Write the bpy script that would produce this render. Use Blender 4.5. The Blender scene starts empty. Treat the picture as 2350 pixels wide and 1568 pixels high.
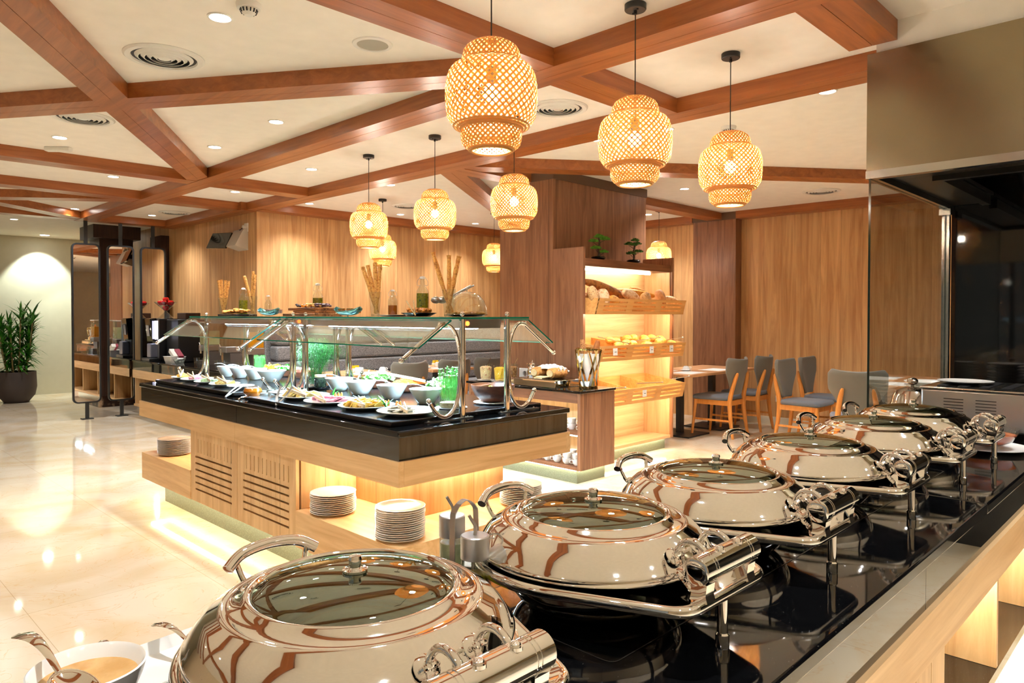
import bpy, bmesh, math, random
from mathutils import Vector, Matrix
random.seed(7)
PI = math.pi
S = bpy.context.scene
C = S.collection
R_ = math.radians

# ------------------------------------------------------------------ camera, world, exposure
cam = bpy.data.cameras.new('camera'); co = bpy.data.objects.new('camera', cam); C.objects.link(co)
cam.sensor_width = 36.0; cam.lens = 1639.8 / 2350 * 36.0; cam.clip_start = 0.02; cam.clip_end = 100
cam.shift_y = -(784 - 751.5) / 2350
yaw, pit, rol = 0.77457, 0.01689, 0.00055
F = Vector((math.cos(yaw) * math.cos(pit), math.sin(yaw) * math.cos(pit), -math.sin(pit)))
r0 = Vector((math.sin(yaw), -math.cos(yaw), 0)); u0 = r0.cross(F)
rr = math.cos(rol) * r0 + math.sin(rol) * u0; uu = -math.sin(rol) * r0 + math.cos(rol) * u0
co.matrix_world = Matrix(((rr.x, uu.x, -F.x, 0), (rr.y, uu.y, -F.y, 0), (rr.z, uu.z, -F.z, 1.42), (0, 0, 0, 1)))
S.camera = co
S.view_settings.view_transform = 'Standard'; S.view_settings.look = 'None'
S.view_settings.exposure = 1.38; S.view_settings.gamma = 1.0; S.view_settings.use_curve_mapping = False
w = bpy.data.worlds.new('world'); S.world = w; w.use_nodes = True
w.node_tree.nodes['Background'].inputs[0].default_value = (1.0, 0.9, 0.78, 1)
w.node_tree.nodes['Background'].inputs[1].default_value = 0.10
cy = S.cycles
cy.max_bounces = 8; cy.diffuse_bounces = 4; cy.glossy_bounces = 4; cy.transmission_bounces = 6
cy.transparent_max_bounces = 16; cy.caustics_reflective = False; cy.caustics_refractive = False
cy.sample_clamp_indirect = 6.0; cy.use_denoising = True
DL_W = 52.0      # one recessed downlight
BULB_E = 240.0   # lantern bulb radiance
CEIL, BEAM = 2.80, 2.70

# ------------------------------------------------------------------ materials
def srgb(c):
    return tuple((v / 12.92 if v <= 0.04045 else ((v + 0.055) / 1.055) ** 2.4) for v in (x / 255.0 for x in c)) + (1,)
MATS = {}
def newmat(name):
    m = bpy.data.materials.new(name); m.use_nodes = True; MATS[name] = m
    nt = m.node_tree; b = nt.nodes['Principled BSDF']
    return m, nt, b
def sock(b, **k):
    names = dict(color='Base Color', rough='Roughness', metal='Metallic', ior='IOR', spec='Specular IOR Level', coat='Coat Weight',
                 coatr='Coat Roughness', trans='Transmission Weight', emit='Emission Color', estr='Emission Strength', sheen='Sheen Weight', sss='Subsurface Weight')
    for a, v in k.items(): b.inputs[names[a]].default_value = v
def plain(name, rgb, rough=0.5, **k):
    m, nt, b = newmat(name); sock(b, color=srgb(rgb), rough=rough, **k)
    if True:   # faint procedural variation so no surface is perfectly flat
        tc = nt.nodes.new('ShaderNodeTexCoord'); n = nt.nodes.new('ShaderNodeTexNoise'); n.inputs['Scale'].default_value = k.get('x', 9)
        mr = nt.nodes.new('ShaderNodeMapRange'); mr.inputs['To Min'].default_value = 0.93; mr.inputs['To Max'].default_value = 1.05
        hs = nt.nodes.new('ShaderNodeHueSaturation'); hs.inputs['Color'].default_value = srgb(rgb)
        nt.links.new(tc.outputs['Object'], n.inputs['Vector']); nt.links.new(n.outputs['Fac'], mr.inputs['Value'])
        nt.links.new(mr.outputs[0], hs.inputs['Value']); nt.links.new(hs.outputs[0], b.inputs['Base Color'])
    return m
def mottled(name, cols, scale=20, rough=0.6, detail=4, bump=0.0, stretch=(1, 1, 1), **k):
    m, nt, b = newmat(name); sock(b, rough=rough, **k)
    tc = nt.nodes.new('ShaderNodeTexCoord'); mp = nt.nodes.new('ShaderNodeMapping'); mp.inputs['Scale'].default_value = stretch
    n = nt.nodes.new('ShaderNodeTexNoise'); n.inputs['Scale'].default_value = scale; n.inputs['Detail'].default_value = detail
    cr = nt.nodes.new('ShaderNodeValToRGB'); el = cr.color_ramp.elements
    for i in range(len(cols) - 2): el.new(0.5)
    for i, c in enumerate(cols): el[i].position = 0.3 + 0.4 * i / (len(cols) - 1); el[i].color = srgb(c)
    nt.links.new(tc.outputs['Object'], mp.inputs[0]); nt.links.new(mp.outputs[0], n.inputs['Vector'])
    nt.links.new(n.outputs['Fac'], cr.inputs[0]); nt.links.new(cr.outputs[0], b.inputs['Base Color'])
    if bump:
        bp = nt.nodes.new('ShaderNodeBump'); bp.inputs['Strength'].default_value = bump; bp.inputs['Distance'].default_value = 0.01
        nt.links.new(n.outputs['Fac'], bp.inputs['Height']); nt.links.new(bp.outputs[0], b.inputs['Normal'])
    return m
def wood(name, dark, light, axis='z', rough=0.42, scale=1.0, plank=0.0, joint=0.008, spec=0.4, vary=0.2, contrast=0.25):
    m, nt, b = newmat(name); sock(b, rough=rough, spec=spec)
    tc = nt.nodes.new('ShaderNodeTexCoord'); mp = nt.nodes.new('ShaderNodeMapping')
    st = {'z': (14, 14, 0.9), 'x': (0.9, 14, 14), 'y': (14, 0.9, 14)}[axis]
    mp.inputs['Scale'].default_value = tuple(v * scale for v in st)
    add = nt.nodes.new('ShaderNodeVectorMath'); add.operation = 'ADD'
    nt.links.new(tc.outputs['Object'], add.inputs[0]); nt.links.new(add.outputs[0], mp.inputs[0])
    n = nt.nodes.new('ShaderNodeTexNoise'); n.inputs['Scale'].default_value = 1.0; n.inputs['Detail'].default_value = 7
    n.inputs['Distortion'].default_value = 0.9; n.inputs['Roughness'].default_value = 0.62
    cr = nt.nodes.new('ShaderNodeValToRGB'); e = cr.color_ramp.elements
    e[0].position = 0.5 - contrast; e[0].color = srgb(dark); e[1].position = 0.5 + contrast * 0.6; e[1].color = srgb(light)
    nt.links.new(mp.outputs[0], n.inputs['Vector']); nt.links.new(n.outputs['Fac'], cr.inputs[0])
    out = cr.outputs[0]
    if plank:
        sp = nt.nodes.new('ShaderNodeSeparateXYZ'); nt.links.new(tc.outputs['Object'], sp.inputs[0])
        a = nt.nodes.new('ShaderNodeMath'); a.operation = 'ADD'
        i0, i1 = {'z': (0, 1), 'x': (1, 2), 'y': (0, 2)}[axis]
        nt.links.new(sp.outputs[i0], a.inputs[0]); nt.links.new(sp.outputs[i1], a.inputs[1])
        d = nt.nodes.new('ShaderNodeMath'); d.operation = 'DIVIDE'; nt.links.new(a.outputs[0], d.inputs[0]); d.inputs[1].default_value = plank
        fl = nt.nodes.new('ShaderNodeMath'); fl.operation = 'FLOOR'; nt.links.new(d.outputs[0], fl.inputs[0])
        fr = nt.nodes.new('ShaderNodeMath'); fr.operation = 'FRACT'; nt.links.new(d.outputs[0], fr.inputs[0])
        wn = nt.nodes.new('ShaderNodeTexWhiteNoise'); wn.noise_dimensions = '1D'; nt.links.new(fl.outputs[0], wn.inputs['W'])
        sc = nt.nodes.new('ShaderNodeVectorMath'); sc.operation = 'SCALE'; sc.inputs['Scale'].default_value = 7.0
        nt.links.new(wn.outputs['Color'], sc.inputs[0]); nt.links.new(sc.outputs[0], add.inputs[1])
        mr = nt.nodes.new('ShaderNodeMapRange'); mr.inputs['To Min'].default_value = 1 - vary; mr.inputs['To Max'].default_value = 1 + vary * 0.4
        nt.links.new(wn.outputs['Value'], mr.inputs['Value'])
        lt = nt.nodes.new('ShaderNodeMath'); lt.operation = 'GREATER_THAN'; nt.links.new(fr.outputs[0], lt.inputs[0]); lt.inputs[1].default_value = joint
        ml = nt.nodes.new('ShaderNodeMapRange'); ml.inputs['To Min'].default_value = 0.55; nt.links.new(lt.outputs[0], ml.inputs['Value'])
        mu = nt.nodes.new('ShaderNodeMath'); mu.operation = 'MULTIPLY'; nt.links.new(mr.outputs[0], mu.inputs[0]); nt.links.new(ml.outputs[0], mu.inputs[1])
        hs = nt.nodes.new('ShaderNodeHueSaturation'); nt.links.new(out, hs.inputs['Color']); nt.links.new(mu.outputs[0], hs.inputs['Value'])
        out = hs.outputs[0]
    nt.links.new(out, b.inputs['Base Color'])
    return m
def thin(name, tint=(1, 1, 1), reflect=1.5, rough=0.0, floor_=0.0, gcol=(0.95, 0.97, 0.97)):
    """clear pane: tinted see-through mixed with a mirror by the angle of view"""
    m = bpy.data.materials.new(name); m.use_nodes = True; MATS[name] = m; nt = m.node_tree
    for n in list(nt.nodes): nt.nodes.remove(n)
    o = nt.nodes.new('ShaderNodeOutputMaterial'); t = nt.nodes.new('ShaderNodeBsdfTransparent'); t.inputs[0].default_value = tint + (1,)
    g = nt.nodes.new('ShaderNodeBsdfGlossy'); g.inputs['Roughness'].default_value = rough; g.inputs['Color'].default_value = gcol + (1,)
    f = nt.nodes.new('ShaderNodeLayerWeight'); f.inputs['Blend'].default_value = 0.5; f0 = ((reflect - 1) / (reflect + 1)) ** 2
    pw = nt.nodes.new('ShaderNodeMath'); pw.operation = 'POWER'; pw.inputs[1].default_value = 4.5; nt.links.new(f.outputs['Facing'], pw.inputs[0])
    a = nt.nodes.new('ShaderNodeMath'); a.operation = 'MULTIPLY_ADD'; a.use_clamp = True; a.inputs[1].default_value = 1 - f0; a.inputs[2].default_value = f0 + floor_
    mx = nt.nodes.new('ShaderNodeMixShader'); nt.links.new(pw.outputs[0], a.inputs[0]); nt.links.new(a.outputs[0], mx.inputs[0])
    nt.links.new(t.outputs[0], mx.inputs[1]); nt.links.new(g.outputs[0], mx.inputs[2]); nt.links.new(mx.outputs[0], o.inputs[0])
    return m
def emit(name, rgb, s):
    m = bpy.data.materials.new(name); m.use_nodes = True; MATS[name] = m; nt = m.node_tree
    for n in list(nt.nodes): nt.nodes.remove(n)
    o = nt.nodes.new('ShaderNodeOutputMaterial'); e = nt.nodes.new('ShaderNodeEmission'); e.inputs[0].default_value = rgb + (1,); e.inputs[1].default_value = s
    nt.links.new(e.outputs[0], o.inputs[0]); return m
def granite(name, base, speck, rough=0.06, scale=350, thr=0.72, **k):
    m, nt, b = newmat(name); sock(b, rough=rough, **k)
    tc = nt.nodes.new('ShaderNodeTexCoord'); n = nt.nodes.new('ShaderNodeTexNoise'); n.inputs['Scale'].default_value = scale; n.inputs['Detail'].default_value = 1
    cr = nt.nodes.new('ShaderNodeValToRGB'); e = cr.color_ramp.elements
    e[0].position = thr - 0.04; e[0].color = srgb(base); e[1].position = thr + 0.03; e[1].color = srgb(speck)
    nt.links.new(tc.outputs['Object'], n.inputs['Vector']); nt.links.new(n.outputs['Fac'], cr.inputs[0]); nt.links.new(cr.outputs[0], b.inputs['Base Color'])
    return m

oak_v = wood('oak_vertical', (196, 148, 96), (232, 194, 142), 'z', plank=0.62, vary=0.10, scale=1.2)
oak_wall = wood('oak_wall', (180, 124, 72), (228, 180, 122), 'z', plank=0.245, vary=0.13, joint=0.012, scale=1.0)
oak_x = wood('oak_x', (198, 150, 96), (234, 196, 144), 'x', scale=1.3, contrast=0.3)
oak_y = wood('oak_y', (198, 150, 96), (234, 196, 144), 'y', scale=1.3, contrast=0.3)
walnut = wood('walnut', (104, 66, 44), (156, 108, 76), 'z', plank=1.2, vary=0.08, scale=1.6)
walnut_x = wood('walnut_x', (92, 56, 38), (140, 92, 62), 'x', scale=1.4)
walnut_y = wood('walnut_y', (92, 56, 38), (140, 92, 62), 'y', scale=1.4)
shelfwood = wood('shelf_interior', (184, 144, 100), (222, 184, 136), 'x', scale=1.1)
shelfwood_v = wood('shelf_interior_upright', (184, 144, 100), (222, 184, 136), 'z', scale=1.1)
cherry = wood('beam_wood', (128, 68, 28), (168, 98, 48), 'y', rough=0.33, scale=1.5, spec=0.5)
cherry_x = wood('beam_wood_x', (128, 68, 28), (168, 98, 48), 'x', rough=0.33, scale=1.5, spec=0.5)
chairwood = wood('chair_beech', (190, 112, 42), (222, 148, 70), 'z', scale=2.5)
basketwood = wood('basket_oak', (196, 138, 70), (226, 172, 104), 'x', scale=2.0)
tongwood = wood('tong_wood', (214, 178, 128), (236, 208, 162), 'x', scale=5)
boardwood = wood('board_acacia', (96, 54, 30), (190, 132, 78), 'y', scale=3, contrast=0.12)
bowlwood = wood('bowl_wood', (70, 34, 20), (112, 62, 38), 'x', scale=4)
collar = plain('collar_brown', (92, 64, 44), 0.5)
darkcol = wood('column_dark', (46, 28, 20), (70, 44, 32), 'z', scale=2)
cream = plain('ceiling_paint', (245, 240, 230), 0.85)
wallgreen = plain('wall_paint_sage', (186, 182, 160), 0.8)
wallcream = plain('wall_paint_cream', (226, 214, 190), 0.8)
steel = plain('brushed_steel', (150, 138, 112), 0.24, metal=1.0)
steelband = plain('steel_band', (200, 198, 190), 0.16, metal=1.0)
chrome = plain('chrome', (248, 247, 245), 0.035, metal=1.0)
satin = plain('satin_steel', (190, 188, 184), 0.3, metal=1.0)
oldsilver = plain('hammered_steel', (190, 180, 170), 0.14, metal=1.0)
gold = plain('polished_gold', (235, 205, 140), 0.06, metal=1.0)
blk = plain('black_metal', (34, 32, 30), 0.45)
blkgloss = plain('black_gloss', (10, 10, 10), 0.04, spec=0.7)
blkmat = plain('black_plastic', (20, 20, 22), 0.4)
slate = plain('black_tray', (22, 22, 24), 0.14)
white = plain('porcelain', (246, 244, 238), 0.12)
whiteu = plain('porcelain_bowl', (238, 236, 226), 0.16)
linen = plain('white_linen', (240, 238, 232), 0.8)
plastic = plain('white_plastic', (232, 230, 222), 0.4)
graniteb = granite('black_granite', (9, 9, 10), (120, 118, 112), 0.045, thr=0.775, spec=0.55)
plinthm = granite('plinth_stone', (104, 108, 88), (128, 132, 108), 0.2, 240, 0.6)
marblebr = mottled('brown_marble', [(40, 24, 18), (58, 36, 26), (190, 160, 130)], 8, 0.15, 6)
bronze = plain('bronze_glass', (16, 14, 11), 0.02, spec=0.9, ior=1.7)
greyfab = plain('chair_fabric', (110, 104, 92), 0.85, sheen=0.2)
greyseat = plain('chair_seat_fabric', (98, 102, 110), 0.85, sheen=0.2)
sofafab = mottled('sofa_tweed', [(92, 92, 94), (134, 134, 136), (172, 170, 170)], 130, 0.9, 3)
glass = thin('clear_glass', (0.93, 0.97, 0.95), 1.5)
glassthin = thin('glassware', (0.88, 0.92, 0.92), 1.45, 0.0, 0.05)
glassedge = plain('glass_edge_green', (20, 120, 98), 0.1, spec=0.8)
glassgreen = thin('lid_glass', (0.30, 0.37, 0.32), 1.7, 0.0, 0.24, (0.74, 0.84, 0.76))
kglass = thin('kitchen_glass', (0.90, 0.90, 0.87), 1.5)
mirror = plain('mirror', (238, 232, 224), 0.005, metal=1.0)
led_w = emit('led_warm', (1.0, 0.92, 0.72), 52)
led_s = emit('led_shelf', (1.0, 0.90, 0.66), 20)
led_g = emit('led_kick', (1.0, 1.0, 0.76), 13)
led_c = emit('led_cool', (0.52, 0.80, 1.0), 80)
led_u = emit('led_under_basket', (1.0, 0.92, 0.70), 75)
led_b = emit('led_blue', (0.75, 0.75, 1.0), 8)
bulb = emit('bulb_glow', (1.0, 0.93, 0.80), BULB_E)
lens = emit('downlight_lens', (1.0, 0.95, 0.86), 22)
daypane = emit('daylight', (0.80, 0.90, 1.0), 5.5)
redlamp = emit('indicator_red', (1.0, 0.12, 0.02), 3)
def floor_mat():
    m, nt, b = newmat('marble_floor'); sock(b, rough=0.055, spec=0.5)
    tc = nt.nodes.new('ShaderNodeTexCoord'); L = nt.links
    n1 = nt.nodes.new('ShaderNodeTexNoise'); n1.inputs['Scale'].default_value = 1.3; n1.inputs['Detail'].default_value = 9; n1.inputs['Distortion'].default_value = 1.6
    cr = nt.nodes.new('ShaderNodeValToRGB'); e = cr.color_ramp.elements
    e[0].position = 0.33; e[0].color = srgb((218, 194, 158)); e[1].position = 0.60; e[1].color = srgb((230, 214, 190))
    n2 = nt.nodes.new('ShaderNodeTexNoise'); n2.inputs['Scale'].default_value = 2.2; n2.inputs['Detail'].default_value = 10; n2.inputs['Distortion'].default_value = 3
    cv = nt.nodes.new('ShaderNodeValToRGB'); v = cv.color_ramp.elements
    v[0].position = 0.492; v[0].color = (0, 0, 0, 1); v[1].position = 0.5; v[1].color = (1, 1, 1, 1); q = v.new(0.508); q.color = (0, 0, 0, 1)
    mx = nt.nodes.new('ShaderNodeMixRGB'); mx.inputs[2].default_value = srgb((214, 160, 96)); mf = nt.nodes.new('ShaderNodeMath'); mf.operation = 'MULTIPLY'; mf.inputs[1].default_value = 0.45
    br = nt.nodes.new('ShaderNodeTexBrick'); br.offset = 0.0; br.inputs['Scale'].default_value = 1.0; br.inputs['Mortar Size'].default_value = 0.0016
    br.inputs['Brick Width'].default_value = 0.8; br.inputs['Row Height'].default_value = 0.8
    br.inputs['Color1'].default_value = (1, 1, 1, 1); br.inputs['Color2'].default_value = (0.955, 0.955, 0.955, 1); br.inputs['Mortar'].default_value = (0.72, 0.66, 0.58, 1)
    mu = nt.nodes.new('ShaderNodeMixRGB'); mu.blend_type = 'MULTIPLY'; mu.inputs[0].default_value = 1
    for n in (n1, n2, br): L.new(tc.outputs['Object'], n.inputs['Vector'])
    L.new(n1.outputs['Fac'], cr.inputs[0]); L.new(n2.outputs['Fac'], cv.inputs[0]); L.new(cv.outputs[0], mf.inputs[0]); L.new(mf.outputs[0], mx.inputs[0])
    L.new(cr.outputs[0], mx.inputs[1]); L.new(mx.outputs[0], mu.inputs[1]); L.new(br.outputs['Color'], mu.inputs[2]); L.new(mu.outputs[0], b.inputs['Base Color'])
    return m
marble = floor_mat()
def bamboo_mat():
    m, nt, b = newmat('bamboo_strip'); sock(b, color=srgb((226, 168, 92)), rough=0.5)
    t = nt.nodes.new('ShaderNodeBsdfTranslucent'); t.inputs[0].default_value = srgb((224, 118, 20))
    mx = nt.nodes.new('ShaderNodeMixShader'); mx.inputs[0].default_value = 0.09
    nt.links.new(b.outputs[0], mx.inputs[1]); nt.links.new(t.outputs[0], mx.inputs[2]); nt.links.new(mx.outputs[0], nt.nodes['Material Output'].inputs[0])
    return m
bamboo = bamboo_mat()

# ------------------------------------------------------------------ geometry helpers
class G:
    def __init__(s): s.b = bmesh.new(); s.mi = 0
    def face(s, pts):
        f = s.b.faces.new([s.b.verts.new(p) for p in pts]); f.material_index = s.mi; return f
    def mesh(s, vs, fs):
        v = [s.b.verts.new(p) for p in vs]
        for f in fs:
            try: q = s.b.faces.new([v[i] for i in f]); q.material_index = s.mi
            except ValueError: pass
        return v
    def box(s, x0, x1, y0, y1, z0, z1, rot=None, c=None, tilt=None):
        vs = [Vector((x, y, z)) for x in (x0, x1) for y in (y0, y1) for z in (z0, z1)]
        if rot is not None:
            cc = Vector(c) if c else Vector(((x0 + x1) / 2, (y0 + y1) / 2, (z0 + z1) / 2))
            vs = [rot @ (v - cc) + cc for v in vs]
        s.mesh(vs, [(0, 1, 3, 2), (4, 6, 7, 5), (0, 4, 5, 1), (2, 3, 7, 6), (0, 2, 6, 4), (1, 5, 7, 3)]); return s
    def bar(s, p, q, w, h, up=(0, 0, 1)):
        """rectangular bar from p to q, w wide and h tall"""
        p, q = Vector(p), Vector(q); d = (q - p).normalized(); a = d.cross(Vector(up)).normalized(); b = a.cross(d)
        vs = [c + a * (i * w / 2) + b * (j * h / 2) for c in (p, q) for i in (-1, 1) for j in (-1, 1)]
        s.mesh(vs, [(0, 1, 3, 2), (4, 6, 7, 5), (0, 4, 5, 1), (2, 3, 7, 6), (0, 2, 6, 4), (1, 5, 7, 3)]); return s
    def lathe(s, prof, c=(0, 0, 0), n=32, sx=1, sy=1, mod=None, m=None, cap=True):
        rings = []
        for k, (r, z) in enumerate(prof):
            if r < 1e-6:
                rings.append([s.b.verts.new(tr(m, (c[0], c[1], c[2] + z)))]); continue
            ring = []
            for i in range(n):
                a = 2 * PI * i / n; q = r * (mod(a, k) if mod else 1)
                ring.append(s.b.verts.new(tr(m, (c[0] + q * sx * math.cos(a), c[1] + q * sy * math.sin(a), c[2] + z))))
            rings.append(ring)
        for A, B in zip(rings, rings[1:]):
            for i in range(n):
                j = (i + 1) % n
                if len(A) == 1 and len(B) == 1: continue
                if len(A) == 1: f = [A[0], B[j], B[i]]
                elif len(B) == 1: f = [A[i], A[j], B[0]]
                else: f = [A[i], A[j], B[j], B[i]]
                q = s.b.faces.new(f); q.material_index = s.mi
        return s
    def cyl(s, c, r, h, n=24, m=None): return s.lathe([(0, 0), (r, 0), (r, h), (0, h)], c, n, m=m)
    def tube(s, pts, r, n=10, closed=False, cap=True):
        pts = [Vector(p) for p in pts]; N = len(pts); rings = []; prev = None
        for i, p in enumerate(pts):
            a = pts[i - 1] if (i > 0 or closed) else p; b = pts[(i + 1) % N] if (i < N - 1 or closed) else p
            d = (b - a).normalized()
            if prev is None:
                u = d.orthogonal().normalized()
            else:
                u = (prev - d * prev.dot(d)); u = u.normalized() if u.length > 1e-6 else d.orthogonal().normalized()
            prev = u; v = d.cross(u); rad = r[i] if isinstance(r, (list, tuple)) else r
            rings.append([s.b.verts.new(p + (u * math.cos(2 * PI * k / n) + v * math.sin(2 * PI * k / n)) * rad) for k in range(n)])
        L = list(zip(rings, rings[1:])) + ([(rings[-1], rings[0])] if closed else [])
        for A, B in L:
            for k in range(n):
                f = s.b.faces.new([A[k], A[(k + 1) % n], B[(k + 1) % n], B[k]]); f.material_index = s.mi
        if cap and not closed:
            for rg in (rings[0][::-1], rings[-1]):
                f = s.b.faces.new(rg); f.material_index = s.mi
        return s
    def blob(s, c, r, sx=1, sy=1, sz=1, n=12, k=8, rot=None, rough=0.0):
        c = Vector(c); rows = []
        for j in range(k + 1):
            t = PI * j / k; row = []
            for i in range(n if 0 < j < k else 1):
                a = 2 * PI * i / n; q = 1 + (random.uniform(-rough, rough) if rough else 0)
                v = Vector((sx * math.sin(t) * math.cos(a), sy * math.sin(t) * math.sin(a), sz * math.cos(t))) * r * q
                row.append(s.b.verts.new(c + (rot @ v if rot else v)))
            rows.append(row)
        for A, B in zip(rows, rows[1:]):
            for i in range(n):
                j = (i + 1) % n
                if len(A) == 1: f = [A[0], B[i], B[j]]
                elif len(B) == 1: f = [A[i], B[0], A[j]]
                else: f = [A[i], B[i], B[j], A[j]]
                q = s.b.faces.new(f); q.material_index = s.mi
        return s
    def prism(s, poly, z0, z1, m=None):
        """polygon in xy extruded in z; m maps (x, y, z) to place"""
        n = len(poly); vs = [tr(m, (x, y, z)) for z in (z0, z1) for x, y in poly]
        v = [s.b.verts.new(p) for p in vs]
        for f in [v[:n][::-1], v[n:]] + [[v[i], v[(i + 1) % n], v[n + (i + 1) % n], v[n + i]] for i in range(n)]:
            q = s.b.faces.new(f); q.material_index = s.mi
        return s
    def leaf(s, p, d, L, w, bend=0.3, up=(0, 0, 1), n=3):
        p = Vector(p); d = Vector(d).normalized(); a = d.cross(Vector(up))
        a = a.normalized() if a.length > 1e-4 else Vector((1, 0, 0)); b = a.cross(d); prev = None
        for i in range(n + 1):
            t = i / n; c = p + d * L * t - b * bend * L * t * t; q = w * math.sin(PI * (0.12 + 0.88 * t)) if i < n else w * 0.05
            cur = (s.b.verts.new(c - a * q), s.b.verts.new(c + a * q))
            if prev: f = s.b.faces.new([prev[0], prev[1], cur[1], cur[0]]); f.material_index = s.mi
            prev = cur
        return s
    def obj(s, name, mat, parent=None, smooth=True, loc=None, world=False, bevel=0.0, sub=0, angle=35):
        me = bpy.data.meshes.new(name)
        bmesh.ops.recalc_face_normals(s.b, faces=s.b.faces[:])
        s.b.to_mesh(me); s.b.free()
        for m in (mat if isinstance(mat, (list, tuple)) else [mat]): me.materials.append(m)
        if smooth:
            me.polygons.foreach_set('use_smooth', [True] * len(me.polygons)); me.set_sharp_from_angle(angle=R_(angle))
        o = bpy.data.objects.new(name, me); C.objects.link(o)
        if parent: o.parent = parent
        if world and parent: o.location = -parent.location
        if loc is not None: o.location = loc
        if bevel:
            b = o.modifiers.new('bevel', 'BEVEL'); b.width = bevel; b.segments = 2; b.limit_method = 'ANGLE'
        if sub: q = o.modifiers.new('sub', 'SUBSURF'); q.levels = sub; q.render_levels = sub
        return o
def tr(m, p):
    return Vector(p) if m is None else m @ Vector(p)
def tag(o, label, cat, group=None, kind=None):
    o['label'] = label; o['category'] = cat
    if group: o['group'] = group
    if kind: o['kind'] = kind
    return o
def thing(name, label, cat, loc=(0, 0, 0), rz=0, group=None):
    o = bpy.data.objects.new(name, None); C.objects.link(o); o.location = loc; o.rotation_euler = (0, 0, rz); o.empty_display_size = 0.1
    return tag(o, label, cat, group)
def struct(g, name, mat, **k):
    o = g.obj(name, mat, **k); o['kind'] = 'structure'; return o
def dup(root, loc=None, rz=None, label=None, group=None):
    def cp(o, par):
        c = o.copy(); C.objects.link(c)
        if par: c.parent = par
        for ch in [x for x in KIDS.get(o.name, [])]: cp(ch, c)
        return c
    KIDS = {}
    for o in C.objects:
        if o.parent: KIDS.setdefault(o.parent.name, []).append(o)
    r = cp(root, None)
    if loc is not None: r.location = loc
    if rz is not None: r.rotation_euler = (0, 0, rz)
    if label: r['label'] = label
    if group: r['group'] = group
    return r
def RZ(a): return Matrix.Rotation(a, 3, 'Z')
def RX(a): return Matrix.Rotation(a, 3, 'X')
def RY(a): return Matrix.Rotation(a, 3, 'Y')
def T4(loc, rot=None):
    m = Matrix.Translation(Vector(loc)); return m @ rot.to_4x4() if rot else m
def roundpoly(pts, r, n=5):
    out = []
    N = len(pts)
    for i in range(N):
        p = Vector(pts[i]); a = (Vector(pts[i - 1]) - p).normalized(); b = (Vector(pts[(i + 1) % N]) - p).normalized()
        p0, p1 = p + a * r, p + b * r
        for k in range(n + 1):
            t = k / n; q = p0 * (1 - t) ** 2 + p * 2 * t * (1 - t) + p1 * t * t; out.append((q.x, q.y))
    return out
def smoothpath(pts, n=6):
    P = [Vector(p) for p in pts]; out = []
    for i in range(len(P) - 1):
        a, b, c, d = P[max(i - 1, 0)], P[i], P[i + 1], P[min(i + 2, len(P) - 1)]
        for k in range(n):
            t = k / n
            out.append(0.5 * ((2 * b) + (c - a) * t + (2 * a - 5 * b + 4 * c - d) * t * t + (3 * b - a - 3 * c + d) * t ** 3))
    out.append(P[-1]); return out
ORD = ['top', 'second', 'third', 'fourth', 'fifth', 'sixth', 'seventh', 'eighth', 'ninth', 'tenth', 'eleventh', 'twelfth', 'thirteenth', 'fourteenth',
       'fifteenth', 'sixteenth', 'seventeenth', 'eighteenth', 'nineteenth']

# ------------------------------------------------------------------ room shell
def cbox(name, mat, *a, **k):
    g = G(); g.box(*a); return struct(g, name, mat, smooth=False, **k)
cbox('floor', marble, -3.3, 9.2, -4.1, 15.0, -0.1, 0)
cbox('ceiling', cream, -3.3, 9.2, -4.1, 15.0, CEIL, CEIL + 0.1)
cbox('wall_right', oak_wall, 9.024, 9.12, -4, 8.45, 0, CEIL)
cbox('wall_back', oak_wall, 4.12, 9.12, 8.45, 14.9, 0, CEIL)
cbox('wall_left', wallgreen, -3.3, 4.12, 14.9, 15.0, 0, CEIL)
cbox('wall_rear', wallcream, -3.3, 9.12, -4.1, -4.0, 0, CEIL)
g = G(); g.box(-3.3, -3.2, -4, -1.2, 0, CEIL); g.box(-3.3, -3.2, 5.6, 14.9, 0, CEIL); g.box(-3.3, -3.2, -1.2, 5.6, 2.25, CEIL); g.box(-3.3, -3.2, -1.2, 5.6, 0, 0.05)
struct(g, 'wall_front', wallcream, smooth=False)
g = G(); g.box(-3.26, -3.24, -1.2, 5.6, 0.05, 2.25); wn = struct(g, 'added_window', glassthin, smooth=False)  # unseen window, added so cool light falls on the left floor
g = G()
for y in (-1.2, 0.5, 2.2, 3.9, 5.55): g.box(-3.29, -3.21, y, y + 0.05, 0.05, 2.25)
g.obj('added_window_frame', blk, wn, smooth=False)
cbox('wall_pillar', walnut, 5.10, 6.65, 4.452, 5.16, 0, 2.71)
cbox('trim_1', collar, 5.09, 6.66, 4.442, 5.17, 2.71, CEIL)
cbox('wall_pilaster', walnut, 8.86, 9.024, 4.52, 5.15, 0, 2.70)
cbox('trim_2', collar, 8.85, 9.024, 4.51, 5.16, 2.70, CEIL)
cbox('wall_column', darkcol, 3.42, 3.90, 12.2, 12.7, 0.16, 2.60)
cbox('trim_3', darkcol, 3.31, 3.98, 12.1, 12.8, 2.60, CEIL)
cbox('baseboard_column', marblebr, 3.39, 3.93, 12.17, 12.73, 0, 0.17)
cbox('wall_doorway', darkcol, 4.26, 4.40, 11.6, 12.3, 0, 2.6) if False else cbox('wall_doorway', darkcol, 4.0, 4.119, 11.3, 11.75, 0, 2.62)
cbox('baseboard_right', wallcream, 9.004, 9.024, 1.3, 4.52, 0, 0.10)
cbox('wall_bulkhead', cream, 3.66, 5.2, -4, 1.155, 2.663, CEIL)
cbox('wall_kitchen', blkmat, 5.12, 5.2, -4, 1.16, 0, 2.663)
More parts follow.
